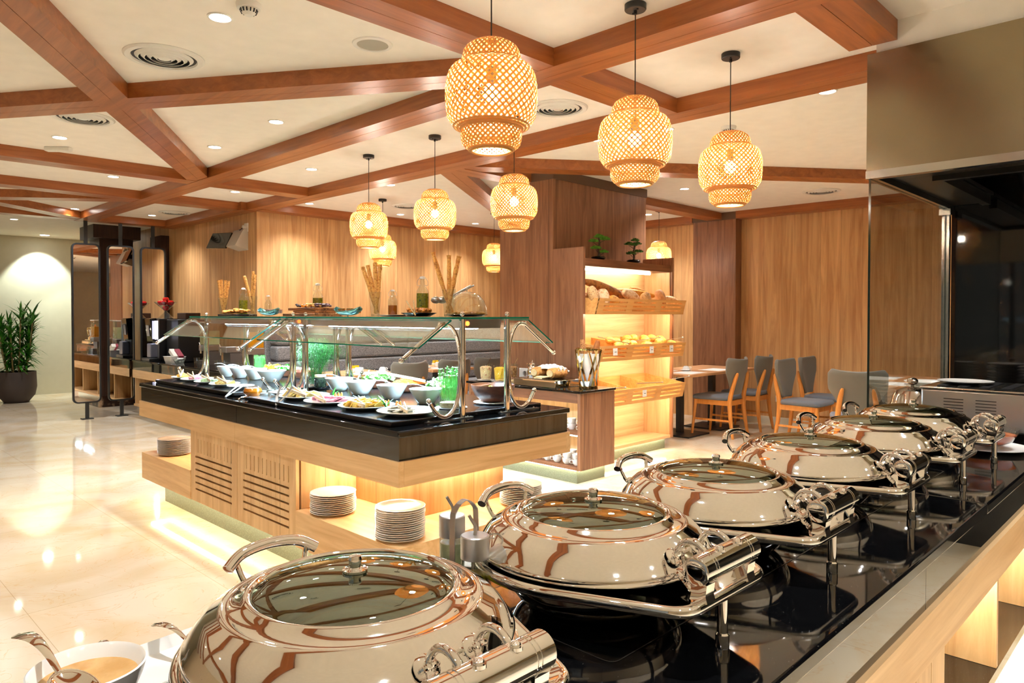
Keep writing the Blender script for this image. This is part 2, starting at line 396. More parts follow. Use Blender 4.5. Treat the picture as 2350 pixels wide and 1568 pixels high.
wk = cbox('window_2', blkgloss, 5.09, 5.12, -3.9, 1.16, 0.9, 2.25)

def beam(n, p, q, w=0.216):
    """ceiling beam of two boards with a fine groove along the middle of its underside"""
    p, q = Vector(p), Vector(q); d = (q - p).normalized(); a = Vector((-d.y, d.x)); g = G(); gp = 0.0015; zb = BEAM + 0.0005 * (n % 37)
    for s0, s1 in ((-w / 2, -gp), (gp, w / 2)):
        g.prism([tuple(v) for v in (p + a * s0, q + a * s0, q + a * s1, p + a * s1)], zb, CEIL)
    g.prism([tuple(v) for v in (p - a * gp, q - a * gp, q + a * gp, p + a * gp)], zb + 0.006, CEIL)
    return struct(g, 'trim_%d' % n, cherry if abs(d.y) > abs(d.x) else cherry_x, smooth=False)
BX = 4.10
beams = [((2.91, 1.06), (2.91, 11.108)), ((BX, 1.06), (BX, 8.45)), ((0, 2.44), (0, 11.0)), ((-3.2, 2.55), (BX, 2.55)), ((-3.2, 1.17), (3.655, 1.17)), ((-3.2, 7.10), (BX, 7.10)),
         ((-3.2, 8.62), (BX, 8.62)), ((-3.2, 11.0), (4.12, 11.0)), ((BX, 4.83), (5.09, 4.83)), ((6.66, 4.83), (8.85, 4.83)), 
         ((0, 2.55), (2.91, 7.10)), ((0, 7.10), (2.91, 2.55)), ((0, 8.62), (2.91, 11.0)), ((0, 11.0), (2.91, 8.62)),
         ((BX, 4.83), (9.02, 1.10)), ((BX, 4.83), (9.02, 8.30)), ((-3.2, 7.1), (0, 2.55)), ((-3.2, 2.55), (0, 7.10))]
for i, (p, q) in enumerate(beams): beam(10 + i, p, q)
beam(40, (4.02, 8.45), (4.02, 11.1), 0.2); beam(41, (4.1, 8.35), (9.02, 8.35), 0.2); beam(42, (8.93, -4), (8.93, 4.51), 0.19); beam(43, (8.93, 5.16), (8.93, 8.3), 0.19)

# sun and sky let in by the added, unseen window to cool the floor
sun = bpy.data.lights.new('sun', 'SUN'); sun.energy = 0.9; sun.color = (0.80, 0.90, 1.0); sun.angle = R_(9)
so = bpy.data.objects.new('sun', sun); C.objects.link(so); so.rotation_euler = Vector((1, 0.05, -0.50)).to_track_quat('-Z', 'Y').to_euler()

# ------------------------------------------------------------------ ceiling fittings
def spot(name, root, e, size=120, blend=0.9, col=(0.94, 0.97, 1.0), z=-0.012, rad=0.035):
    l = bpy.data.lights.new(name, 'SPOT'); l.energy = e; l.spot_size = R_(size); l.spot_blend = blend; l.color = col; l.shadow_soft_size = rad
    o = bpy.data.objects.new(name, l); C.objects.link(o); o.parent = root; o.location = (0, 0, z); return o
def downlight(x, y, label):
    t = thing('downlight', label, 'ceiling light', (x, y, CEIL), 0, 'recessed round ceiling spotlights')
    g = G(); g.lathe([(0.044, -0.001), (0.048, -0.006), (0.056, -0.005), (0.058, 0.0), (0.044, 0.0)], n=28); g.obj('trim_ring', plastic, t)
    g = G(); g.lathe([(0, -0.002), (0.043, -0.002), (0.043, 0.0), (0, 0.0)], n=28); g.obj('lens', lens, t)
    spot('lamp', t, DL_W); return t
dls = [(1.435, 3.296, 'large recessed spotlight shining in the ceiling above the round vent, nearest on the left'),
       (2.481, 4.779, 'recessed spotlight in the triangular ceiling panel, nearer the long beam'), (2.499, 5.855, 'recessed spotlight in the triangular ceiling panel, nearer the crossing beams'),
       (1.525, 6.403, 'recessed spotlight at far left beside the small emergency box'), (2.324, 7.826, 'recessed spotlight tucked against the beam in the narrow far left panel'),
       (2.676, 10.549, 'recessed spotlight in the small triangle of ceiling above the mirrors'), (2.353, 12.329, 'recessed spotlight in the plain ceiling strip before the sage wall'),
       (3.593, 10.473, 'recessed spotlight beside the far left round vent'), (3.561, 7.812, 'recessed spotlight in the small square panel before the oak corner'),
       (3.514, 6.087, 'recessed spotlight in the panel left of the far pendant lamps'), (4.573, 7.976, 'recessed spotlight by the edge beam above the wall monitor corner'),
       (4.516, 6.219, 'recessed spotlight peeping past the beam between two hanging lamps'), (5.933, 7.941, 'recessed spotlight above the banquette, left one'),
       (7.308, 7.922, 'recessed spotlight above the banquette, right one near the pillar'), (6.889, 4.115, 'recessed spotlight right of the dark wooden pillar'),
       (8.293, 5.511, 'recessed spotlight behind the pillar near the right wall'), (4.513, 1.704, 'recessed spotlight just under the long beam near the steel hood'),
       (4.492, 3.455, 'recessed spotlight glimpsed left of the middle front pendant lamp')]
d0 = downlight(*dls[0])
for x, y, l in dls[1:]:
    d = dup(d0, (x, y, CEIL), label=l)
for x, y, l in [(0.9, 0.9, 'added fill spotlight over the near left end of the hot buffet'), (-1.4, 3.6, 'added fill spotlight in the ceiling left of the picture'),  # out-of-view downlights added to brighten the room, reflections and right wall
                (-1.4, 6.4, 'added fill spotlight in the ceiling far left outside the picture'), (1.5, -1.2, 'added fill spotlight behind the hot buffet, left'), (3.2, 0.1, 'added fill spotlight over the service aisle before the hood'),
                (6.6, 1.7, 'added fill spotlight over the tables by the right wall'), (1.1, 9.6, 'added fill spotlight above the open floor before the plant'), (4.6, 2.9, 'added fill spotlight over the aisle by the bread station'),
                (0.2, -0.8, 'added fill spotlight just behind the camera'), (2.3, -2.6, 'added fill spotlight over the rear of the service area'), (-1.6, 0.4, 'added fill spotlight left behind the camera'), (3.2, -1.2, 'added fill spotlight beside the extraction hood'), (7.9, 1.6, 'added fill spotlight above the table behind the kitchen glass'), (7.4, 0.1, 'added fill spotlight in the dining corner behind the kitchen')]:
    dup(d0, (x, y, CEIL), label=l)
def washer(x, y, label, e):
    t = thing('flood_downlight', label, 'ceiling light', (x, y, CEIL)); g = G(); g.lathe([(0, -0.002), (0.06, -0.002), (0.07, 0), (0, 0)], n=24); g.obj('lens', lens, t)
    l = spot('lamp', t, e, 76, 0.35, (0.90, 1.0, 0.92)); l.rotation_euler = (R_(24), 0, 0)
washer(3.20, 14.45, 'cool wall washer lighting the sage wall above the potted plant', 80)
washer(4.0, 13.6, 'added cool ceiling light brightening the gap beside the dark column', 70)  # flood lamp added only to brighten this gap

def vent(x, y, label, r=0.2):
    t = thing('ceiling_vent', label, 'air vent', (x, y, CEIL), 0, 'round ring ceiling vents')
    g = G(); g.lathe([(r * 0.8, -0.002), (r * 0.82, -0.012), (r * 0.95, -0.012), (r, -0.004), (r, 0), (r * 0.8, 0)], n=48); g.obj('rim', plastic, t)
    g = G(); g.lathe([(0, -0.0015), (r * 0.81, -0.0015), (r * 0.81, 0), (0, 0)], n=32); g.obj('dark_opening', blkmat, t)
    for k in range(5):
        q = r * (0.72 - 0.15 * k); g = G(); g.lathe([(q, -0.004), (q - 0.016, -0.016), (q - 0.02, -0.016), (q - 0.004, -0.002)], n=40) if q > 0.03 else g.lathe([(0, -0.014), (0.03, -0.012), (0.034, -0.004), (0, -0.004)])
        g.obj('cone_ring', plastic, t)
    return t
v0 = vent(1.447, 4.018, 'big round ceiling vent with concentric rings, nearest on the left')
for x, y, l in [(1.488, 5.653, 'round ceiling vent half hidden behind the left beam'), (3.629, 3.126, 'round ceiling vent right of the largest pendant lamp'),
                (3.715, 9.987, 'small looking round vent above the mirrors'), (8.092, 3.112, 'round ceiling vent near the kitchen glass'), (5.546, 7.277, 'round ceiling vent behind the second row of pendant lamps')]:
    dup(v0, (x, y, CEIL), label=l)
t = thing('ceiling_speaker', 'round flush ceiling speaker with grey mesh, left of the largest pendant lamp', 'speaker', (2.118, 3.067, CEIL))
g = G(); g.lathe([(0.078, -0.003), (0.08, -0.008), (0.1, -0.006), (0.102, 0), (0.078, 0)], n=36); g.obj('rim', plastic, t)
g = G(); g.lathe([(0, -0.004), (0.078, -0.004), (0.078, 0), (0, 0)], n=36); g.obj('grille', plain('speaker_mesh', (168, 164, 150), 0.7), t)
def smoke(x, y, label):
    t = thing('smoke_detector', label, 'smoke detector', (x, y, CEIL))
    g = G(); g.lathe([(0, -0.022), (0.05, -0.022), (0.055, -0.004), (0.055, 0), (0, 0)], n=28); g.obj('base', plastic, t)
    g = G(); g.lathe([(0, -0.05), (0.018, -0.05), (0.034, -0.034), (0.036, -0.022), (0, -0.022)], n=28); g.obj('sensor_head', plastic, t)
    g = G()
    for k in range(14):
        a = 2 * PI * k / 14; g.bar((0.032 * math.cos(a), 0.032 * math.sin(a), -0.040), (0.038 * math.cos(a), 0.038 * math.sin(a), -0.025), 0.005, 0.004)
    g.obj('slot', blkmat, t)
smoke(1.466, 3.071, 'white smoke detector at the top edge by the big spotlight'); smoke(4.86, 2.54, 'cream smoke detector behind the cord of the right pendant lamp')
g = G(); g.box(-0.1, 0.1, -0.03, 0.03, -0.035, 0); o = g.obj('emergency_light', plastic, bevel=0.006, loc=(1.607, 6.792, CEIL)); o.rotation_euler = (0, 0, -0.75)
tag(o, 'small white rectangular emergency light on the far left ceiling', 'emergency light')

# pendant lanterns
def weave(g, prof, N, twist, width, seg, ph=0.0, sc=1.0):
    L = [0]
    for a, b in zip(prof, prof[1:]): L.append(L[-1] + math.hypot(a[0] - b[0], a[1] - b[1]))
    def at(t):
        s_ = t * L[-1]
        for i in range(len(prof) - 1):
            if s_ <= L[i + 1] + 1e-9:
                u = (s_ - L[i]) / max(L[i + 1] - L[i], 1e-9); return prof[i][0] * (1 - u) + prof[i + 1][0] * u, prof[i][1] * (1 - u) + prof[i + 1][1] * u
        return prof[-1]
    for sgn in (1, -1):
        for k in range(N):
            a0 = 2 * PI * (k + 0.25 * sgn + ph) / N; prev = None
            for i in range(seg + 1):
                t = i / seg; r, z = at(t); r = r * sc + 0.0009 * sgn * (1 if (i + k) % 2 else -1); a = a0 + sgn * twist * t; da = width / 2 / max(r, 0.02) * 1.3
                cur = (g.b.verts.new((r * math.cos(a - da), r * math.sin(a - da), z)), g.b.verts.new((r * math.cos(a + da), r * math.sin(a + da), z)))
                if prev: g.b.faces.new([prev[0], prev[1], cur[1], cur[0]])
                prev = cur
def lantern(x, y, label):
    t = thing('pendant_lamp', label, 'pendant lamp', (x, y, 2.0), 0, 'woven bamboo pendant lamps')
    top = [(0.022, 0.389), (0.06, 0.384), (0.088, 0.368), (0.102, 0.345), (0.106, 0.312)]
    mid = [(0.106, 0.308), (0.132, 0.300), (0.152, 0.276), (0.162, 0.235), (0.163, 0.17), (0.158, 0.125), (0.143, 0.095), (0.107, 0.078)]
    bot = [(0.107, 0.080), (0.109, 0.045), (0.100, 0.018), (0.070, 0.0)]
    for nm, pr_, N, tw, sg in (('top_basket', top, 34, 1.15, 7), ('drum_basket', mid, 42, 1.75, 16), ('lower_basket', bot, 36, 0.95, 7)):
        g = G(); weave(g, pr_, N, tw, 0.0078, sg)
        g.obj(nm, bamboo, t, angle=80)
    for r, z, q in ((0.107, 0.310, 0.0035), (0.108, 0.079, 0.006), (0.120, 0.083, 0.005), (0.133, 0.088, 0.004), (0.072, 0.002, 0.0045), (0.080, 0.006, 0.004), (0.021, 0.389, 0.003)):
        g = G(); g.tube([(r * math.cos(2 * PI * i / 40), r * math.sin(2 * PI * i / 40), z) for i in range(40)], q, 6, closed=True); g.obj('rim', bamboo, t)
    g = G(); g.blob((0, 0, 0.20), 0.030, n=16, k=10); g.obj('bulb', bulb, t)
    g = G(); g.cyl((0, 0, 0.235), 0.018, 0.06, 14); g.obj('bulb_socket', blkmat, t)
    g = G(); g.tube([(0, 0, 0.295), (0, 0, 0.787)], 0.0026, 8); g.obj('cord', blk, t)
    g = G(); g.lathe([(0, 0.772), (0.045, 0.772), (0.048, 0.776), (0.048, 0.799), (0, 0.799)], n=28); g.cyl((0, 0, 0.755), 0.008, 0.018, 10); g.cyl((0.026, 0.0, 0.765), 0.004, 0.008, 8); g.cyl((-0.026, 0.0, 0.765), 0.004, 0.008, 8)
    g.obj('ceiling_canopy', blkmat, t, smooth=True); return t
lamps = [(1.765, 1.83, 'largest and nearest woven bamboo pendant lamp, its ceiling cup out of frame'), (2.665, 1.843, 'second nearest woven bamboo pendant lamp, between the largest one and the right one'),
         (3.514, 1.827, 'bamboo pendant lamp at right, hanging before the cream smoke detector'), (3.53, 3.435, 'bamboo pendant lamp just left of the top of the dark pillar'),
         (3.525, 4.28, 'bamboo pendant lamp hanging above the oil bottles and tall breadsticks'), (3.553, 5.206, 'bamboo pendant lamp farthest left of the visible ones'),
         (5.008, 7.053, 'far bamboo pendant lamp partly hidden behind the leftmost one'), (6.706, 6.899, 'small far bamboo pendant lamp cut off by the left edge of the dark pillar'),
         (8.01, 5.16, 'small far bamboo pendant lamp behind the bonsai shelf')]
l0 = lantern(*lamps[0])
for x, y, l in lamps[1:]: dup(l0, (x, y, 2.0), rz=random.uniform(0, 3), label=l)

# ------------------------------------------------------------------ salad island
IX0, IX1, IY0, IY1 = 1.91, 3.10, 2.575, 5.87
t = thing('buffet_island', 'long oak salad island with black stone top in the middle of the room', 'buffet counter', (2.5, 4.2, 0))
g = G(); g.box(IX0, IX1, IY0, IY1, 0.870, 0.90); g.obj('stone_top', graniteb, t, world=True, smooth=True, bevel=0.006)
g = G()
g.box(IX0 + 0.012, IX0 + 0.02, IY0 + 0.012, 4.218, 0.765, 0.868); g.box(IX0 + 0.012, IX0 + 0.02, 4.222, IY1 - 0.012, 0.765, 0.868)
g.box(IX0 + 0.0205, IX1 - 0.012, IY0 + 0.012, IY0 + 0.02, 0.765, 0.868); g.box(IX0 + 0.0205, IX1 - 0.012, IY1 - 0.02, IY1 - 0.012, 0.765, 0.868); g.box(IX1 - 0.02, IX1 - 0.012, IY0 + 0.0205, IY1 - 0.0205, 0.765, 0.868)
g.obj('dark_glass_fascia', bronze, t, world=True, smooth=False)
g = G(); g.box(IX0, IX0 + 0.03, IY0, 4.219, 0.65, 0.764); g.box(IX0, IX0 + 0.03, 4.221, IY1, 0.65, 0.764); g.box(IX1 - 0.03, IX1, IY0, IY1, 0.65, 0.764)
g.obj('side_rail', oak_y, t, world=True, smooth=False)
for y in (IY0, IY1 - 0.03):
    g = G(); g.box(IX0 + 0.031, IX1 - 0.031, y, y + 0.03, 0.65, 0.764); g.obj('end_rail', oak_x, t, world=True, smooth=False)
g = G(); g.box(IX0 + 0.031, IX1 - 0.031, IY0 + 0.031, IY1 - 0.031, 0.655, 0.760); g.obj('underside', oak_y, t, world=True, smooth=False)
g = G(); g.box(2.29, 2.90, 2.91, 3.50, 0.376, 0.654); g.box(2.29, 2.90, 4.90, 5.50, 0.376, 0.654); g.box(2.40, 2.95, 3.50, 4.90, 0.376, 0.654); g.obj('core_panel', oak_v, t, world=True, smooth=False)
g = G(); g.box(1.945, 2.40, 3.49, 4.90, 0.376, 0.649); g.box(1.945, 3.0, 3.495, 4.895, 0.181, 0.375); g.obj('carcass', oak_v, t, world=True, smooth=False)
g = G(); g.box(IX0, IX1, 2.575, 3.489, 0.18, 0.375); g.obj('plate_shelf', oak_y, t, world=True, smooth=False)
g = G(); g.box(IX0, IX1, 4.901, 5.82, 0.18, 0.375); g.obj('plate_shelf', oak_y, t, world=True, smooth=False)
def louvre_door(y0, y1, x):
    g = G(); ym = y0 + 0.075, y1 - 0.075; z0, z1 = 0.18, 0.648
    vz = (0.51, 0.60); hz = [0.485 - 0.043 * k for k in range(7)]
    g.box(x, x + 0.02, y0, ym[0], z0, z1); g.box(x, x + 0.02, ym[1], y1, z0, z1); g.box(x, x + 0.02, ym[0], ym[1], vz[1], z1)
    n = 11; W = (ym[1] - ym[0]); s_ = W / n
    for k in range(n): g.box(x, x + 0.02, ym[0] + s_ * k + 0.010, ym[0] + s_ * (k + 1), vz[0], vz[1])
    top = vz[0]
    for z in hz[:6]:
        g.box(x, x + 0.02, ym[0], ym[1], z - 0.0, top); top = z - 0.012
    g.box(x, x + 0.02, ym[0], ym[1], z0, top)
    g.obj('louvred_door', oak_v, t, world=True, smooth=False)
    g = G(); g.box(x + 0.0205, x + 0.024, y0 + 0.03, y1 - 0.03, z0 + 0.03, z1 - 0.03); g.obj('dark_backing', blkmat, t, world=True, smooth=False)
louvre_door(3.493, 4.193, 1.915); louvre_door(4.199, 4.898, 1.915)
g = G(); g.box(2.035, 2.98, 2.70, 5.70, 0.0, 0.165); g.obj('plinth', plinthm, t, world=True, smooth=False)
for a in ((1.96, 1.975, 2.62, 5.78, 0.168, 0.179), (1.98, 3.05, 2.615, 2.63, 0.168, 0.179), (3.03, 3.045, 2.64, 5.78, 0.168, 0.179), (1.98, 3.05, 5.77, 5.785, 0.168, 0.179)):
    g = G(); g.box(*a); g.obj('kick_light', led_g, t, world=True, smooth=False)
for a in ((2.26, 2.272, 2.95, 3.45, 0.640, 0.652), (2.32, 2.85, 2.885, 2.897, 0.640, 0.652), (2.26, 2.272, 4.95, 5.45, 0.640, 0.652)):
    g = G(); g.box(*a); g.obj('shelf_light', led_w, t, world=True, smooth=False)
g = G(); g.box(1.965, 3.0, 2.705, 4.17, 0.9005, 0.925); o = g.obj('serving_slab', slate, smooth=True, bevel=0.004, loc=(0, 0, 0)); tag(o, 'black display slab under the nearer half of the salad dishes', 'serving slab')
g = G(); g.box(2.00, 3.0, 4.43, 5.79, 0.9005, 0.925); o = g.obj('serving_slab', slate, smooth=True, bevel=0.004); tag(o, 'black display slab under the farther half of the salad dishes', 'serving slab')

def sneeze_guard(y0, y1, label):
    t = thing('sneeze_guard', label, 'sneeze guard', (2.56, (y0 + y1) / 2, 0.9)); z = 0.9
    ends = []
    for y in (y0, y1):
        for s_, xm in ((1, 2.40), (-1, 2.72)):
            g = G(); g.cyl((xm, y, z + 0.004), 0.0165, 0.50, 20); g.obj('post', chrome, t, world=True)
            g = G(); g.cyl((xm, y, 1.411), 0.006, 0.012, 12); g.blob((xm, y, 1.428), 0.0125, n=16, k=10); g.obj('finial', chrome, t, world=True)
            c = 2.56; f = lambda dx: c - s_ * dx
            prof = [(0.369, 0.991), (0.345, 0.957), (0.315, 0.930), (0.277, 0.917), (0.235, 0.930), (0.198, 0.98), (0.18, 1.06), (0.174, 1.16), (0.18, 1.25), (0.200, 1.32), (0.232, 1.362), (0.262, 1.376), (0.292, 1.372), (0.33, 1.35), (0.53, 1.214)]
            pts = smoothpath([(f(dx), y, zz) for dx, zz in prof], 5)
            g = G(); g.tube(pts, 0.0105, 12); g.obj('curved_arm', chrome, t, world=True)
            for q in (0, -1):
                g = G(); g.cyl(tuple(pts[q] + Vector((0, 0, -0.0))), 0.001, 0.001, 6); g.blob(pts[q] + (pts[q] - pts[1 if q == 0 else -2]).normalized() * 0.014, 0.013, n=14, k=8); g.obj('end_knob', chrome, t, world=True)
            g = G(); x0, x1 = sorted((f(0.10), f(0.40))); g.box(x0, x1, y - 0.018, y + 0.018, z + 0.0005, z + 0.005)
            o = g.obj('base_plate', satin, t, world=True, smooth=False)
            for dx in (0.12, 0.375):
                g = G(); g.cyl((f(dx), y, z + 0.005), 0.008, 0.006, 6); g.cyl((f(dx), y, z + 0.005), 0.011, 0.002, 14); g.obj('bolt', chrome, o, world=False)
            for dx, zz in ((0.315, 1.364), (0.41, 1.300)):
                g = G(); g.tube([(f(dx), y, zz + 0.002), (f(dx - 0.008), y, zz + 0.018)], 0.006, 10); g.obj('glass_clamp', chrome, t, world=True)
    ya, yb = y0 - 0.05, y1 + 0.04
    g = G(); g.box(2.28, 2.84, ya, yb, 1.401, 1.411); o = g.obj('top_glass', [glass, glassedge], t, world=True, smooth=False)
    for p in o.data.polygons: p.material_index = 0 if abs(p.normal.z) > 0.5 else 1
    for s_ in (1, -1):
        f = lambda dx: 2.56 - s_ * dx; g = G()
        a, b = Vector((f(0.272), 0, 1.392)), Vector((f(0.475), 0, 1.262)); d = (b - a).normalized(); n = Vector((-d.z, 0, d.x)) * 0.008 * (1 if -d.z * s_ < 0 else 1)
        if n.z < 0: n = -n
        vs = [Vector((p.x, yy, p.z)) for yy in (ya, yb) for p in (a, b, b + n, a + n)]
        g.mesh(vs, [(0, 1, 2, 3), (4, 7, 6, 5), (0, 4, 5, 1), (1, 5, 6, 2), (2, 6, 7, 3), (3, 7, 4, 0)])
        o = g.obj('sloped_glass', [glass, glassedge], t, world=True, smooth=False)
        for p in o.data.polygons: p.material_index = 0 if p.area > 0.05 else 1
    g = G(); g.prism([(2.43, 1.352), (2.69, 1.352), (2.70, 1.399), (2.42, 1.399)], y0 + 0.02, y1 - 0.02, m=Matrix(((1, 0, 0, 0), (0, 0, 1, 0), (0, 1, 0, 0), (0, 0, 0, 1)))); g.obj('lamp_housing', satin, t, world=True, smooth=False)
    g = G(); g.box(2.50, 2.62, y0 + 0.12, y1 - 0.12, 1.346, 1.3515); g.obj('cool_light_tube', led_c, t, world=True, smooth=False)
    g = G(); g.lathe([(0, 0), (0.012, 0), (0.012, 0.004), (0, 0.006)], m=T4((2.452, y0 + 0.019, 1.378), RX(PI / 2)), n=16); g.obj('red_switch', redlamp, t, world=True)
    return t
sneeze_guard(2.70, 4.24, 'glass and chrome sneeze guard over the nearer half of the salad island')
sneeze_guard(4.40, 5.80, 'glass and chrome sneeze guard over the farther half of the salad island')

# plates stacked on the island shelves
g = G(); g.lathe([(0, 0.004), (0.055, 0.002), (0.06, 0.0), (0.064, 0.003), (0.096, 0.0085), (0.116, 0.0138), (0.1168, 0.0150), (0.114, 0.0154), (0.096, 0.0105), (0.07, 0.0075), (0.05, 0.006), (0, 0.006)], n=44)
pm = g.obj('dinner_plate', white); first = True
def stack(x, y, z, n, where, gap=0.0098, sc=1.0):
    global first
    for k in range(n):
        o = pm if first else pm.copy()
        if not first: C.objects.link(o)
        first = False
        o.location = (x + random.uniform(-0.002, 0.002), y + random.uniform(-0.002, 0.002), z + 0.001 + k * gap); o.scale = (sc, sc, 1); i = n - 1 - k
        tag(o, ('white plate, %s of the stack %s' % (ORD[i] if i else 'top one', where)) if i < n - 1 else 'white plate, bottom one of the stack %s' % where, 'plate', 'white plates stacked ' + where)
stack(2.02, 2.71, 0.375, 15, "at the island's near corner"); stack(2.03, 3.31, 0.375, 11, 'beside the louvred door', sc=1.02)
stack(2.05, 5.55, 0.375, 12, "on the island's far end shelf"); stack(2.86, 2.73, 0.375, 11, 'behind the second chafing dish handle')

# ------------------------------------------------------------------ hot buffet counter
CY0, CY1 = 0.434, 1.17
t = thing('hot_buffet_counter', 'black stone counter with glossy fascia and oak rail carrying the chafing dishes', 'buffet counter', (2.2, 0.8, 0))
g = G(); g.box(-0.9, 2.318, CY0, CY1, 0.870, 0.90); g.box(2.320, 5.05, CY0, CY1, 0.870, 0.90); g.obj('stone_top', graniteb, t, world=True, bevel=0.005)
g = G()
for a, b in ((-0.9, 0.779), (0.781, 1.77), (1.772, 3.10), (3.102, 5.05)): g.box(a, b, CY0 + 0.012, CY0 + 0.02, 0.765, 0.868)
g.box(-0.9, 5.05, CY1 - 0.02, CY1 - 0.012, 0.765, 0.868); g.obj('dark_glass_fascia', bronze, t, world=True, smooth=False)
g = G(); g.box(-0.9, 5.05, CY0, CY0 + 0.03, 0.65, 0.764); g.box(-0.9, 5.05, CY1 - 0.03, CY1, 0.65, 0.764); g.obj('side_rail', oak_x, t, world=True, smooth=False)
g = G(); g.box(-0.9, 5.05, CY0 + 0.031, CY1 - 0.031, 0.655, 0.762); g.obj('underside', oak_x, t, world=True, smooth=False)
for a, b in ((1.665, 1.775), (1.779, 1.888)):
    g = G(); g.box(a, b, CY0 + 0.001, 0.95, 0.0, 0.649); g.obj('upright', oak_v, t, world=True, smooth=False)
for x in (1.05, 2.50, 3.10, 3.70, 4.30):
    g = G(); g.box(x, x + 0.02, CY0 + 0.008, 0.94, 0.376, 0.6495); g.obj('partition', oak_v, t, world=True, smooth=False)
g = G(); g.box(-0.9, 5.05, 0.951, 1.0, 0.376, 0.652); g.obj('back_panel', oak_v, t, world=True, smooth=False)
g = G(); g.box(1.889, 5.05, CY0 + 0.006, 1.15, 0.345, 0.375); g.obj('low_shelf', graniteb, t, world=True, smooth=False)
g = G(); g.box(-0.9, 1.664, CY0 + 0.006, 1.15, 0.345, 0.375); g.obj('low_shelf', graniteb, t, world=True, smooth=False)
g = G(); g.box(-0.9, 1.66, 0.62, 1.12, 0, 0.344); g.obj('plinth', plinthm, t, world=True, smooth=False)
g = G(); g.box(1.89, 5.05, 0.62, 1.12, 0, 0.344); g.obj('plinth', plinthm, t, world=True, smooth=False)
for a in ((1.90, 5.0, 0.466, 0.478, 0.651, 0.6545), (-0.85, 1.64, 0.466, 0.478, 0.651, 0.6545), (1.90, 5.0, 0.56, 0.575, 0.333, 0.344), (-0.85, 1.64, 1.125, 1.14, 0.333, 0.344)):
    g = G(); g.box(*a); g.obj('under_light', led_w, t, world=True, smooth=False)
hobline = plain('hob_line', (64, 62, 58), 0.25)
def ringline(cx, cy, h, w, label):
    g = G(); P = roundpoly([(-h, -h), (h, -h), (h, h), (-h, h)], 0.02); Q = roundpoly([(-h + w, -h + w), (h - w, -h + w), (h - w, h - w), (-h + w, h - w)], 0.018)
    n = len(P); v = [g.b.verts.new((x, y, 0.0006)) for x, y in P] + [g.b.verts.new((x, y, 0.0006)) for x, y in Q]
    for i in range(n): g.b.faces.new([v[i], v[(i + 1) % n], v[n + (i + 1) % n], v[n + i]])
    g.mesh([(x, y, 0.0003) for x, y in Q], [tuple(range(n))])
    t = tag(g.obj('induction_hob', [hobline, blkgloss], smooth=False, loc=(cx, cy, 0.90)), label, 'induction hob', 'flush glass hobs under the chafing dishes')
    t.data.polygons[-1].material_index = 1
dish_x = [0.523, 1.029, 1.480, 2.015, 2.543, 2.985]
names = ['largest chafing dish, nearest the camera at the bottom', 'second chafing dish from the camera', 'third chafing dish from the camera',
         'fourth chafing dish from the camera', 'fifth chafing dish from the camera, last but one', 'farthest chafing dish, next to the steel toaster']
for i, x in enumerate(dish_x):
    ringline(x, 0.80, 0.17, 0.0022, 'black glass hob flush in the counter under the ' + names[i].split(',')[0])

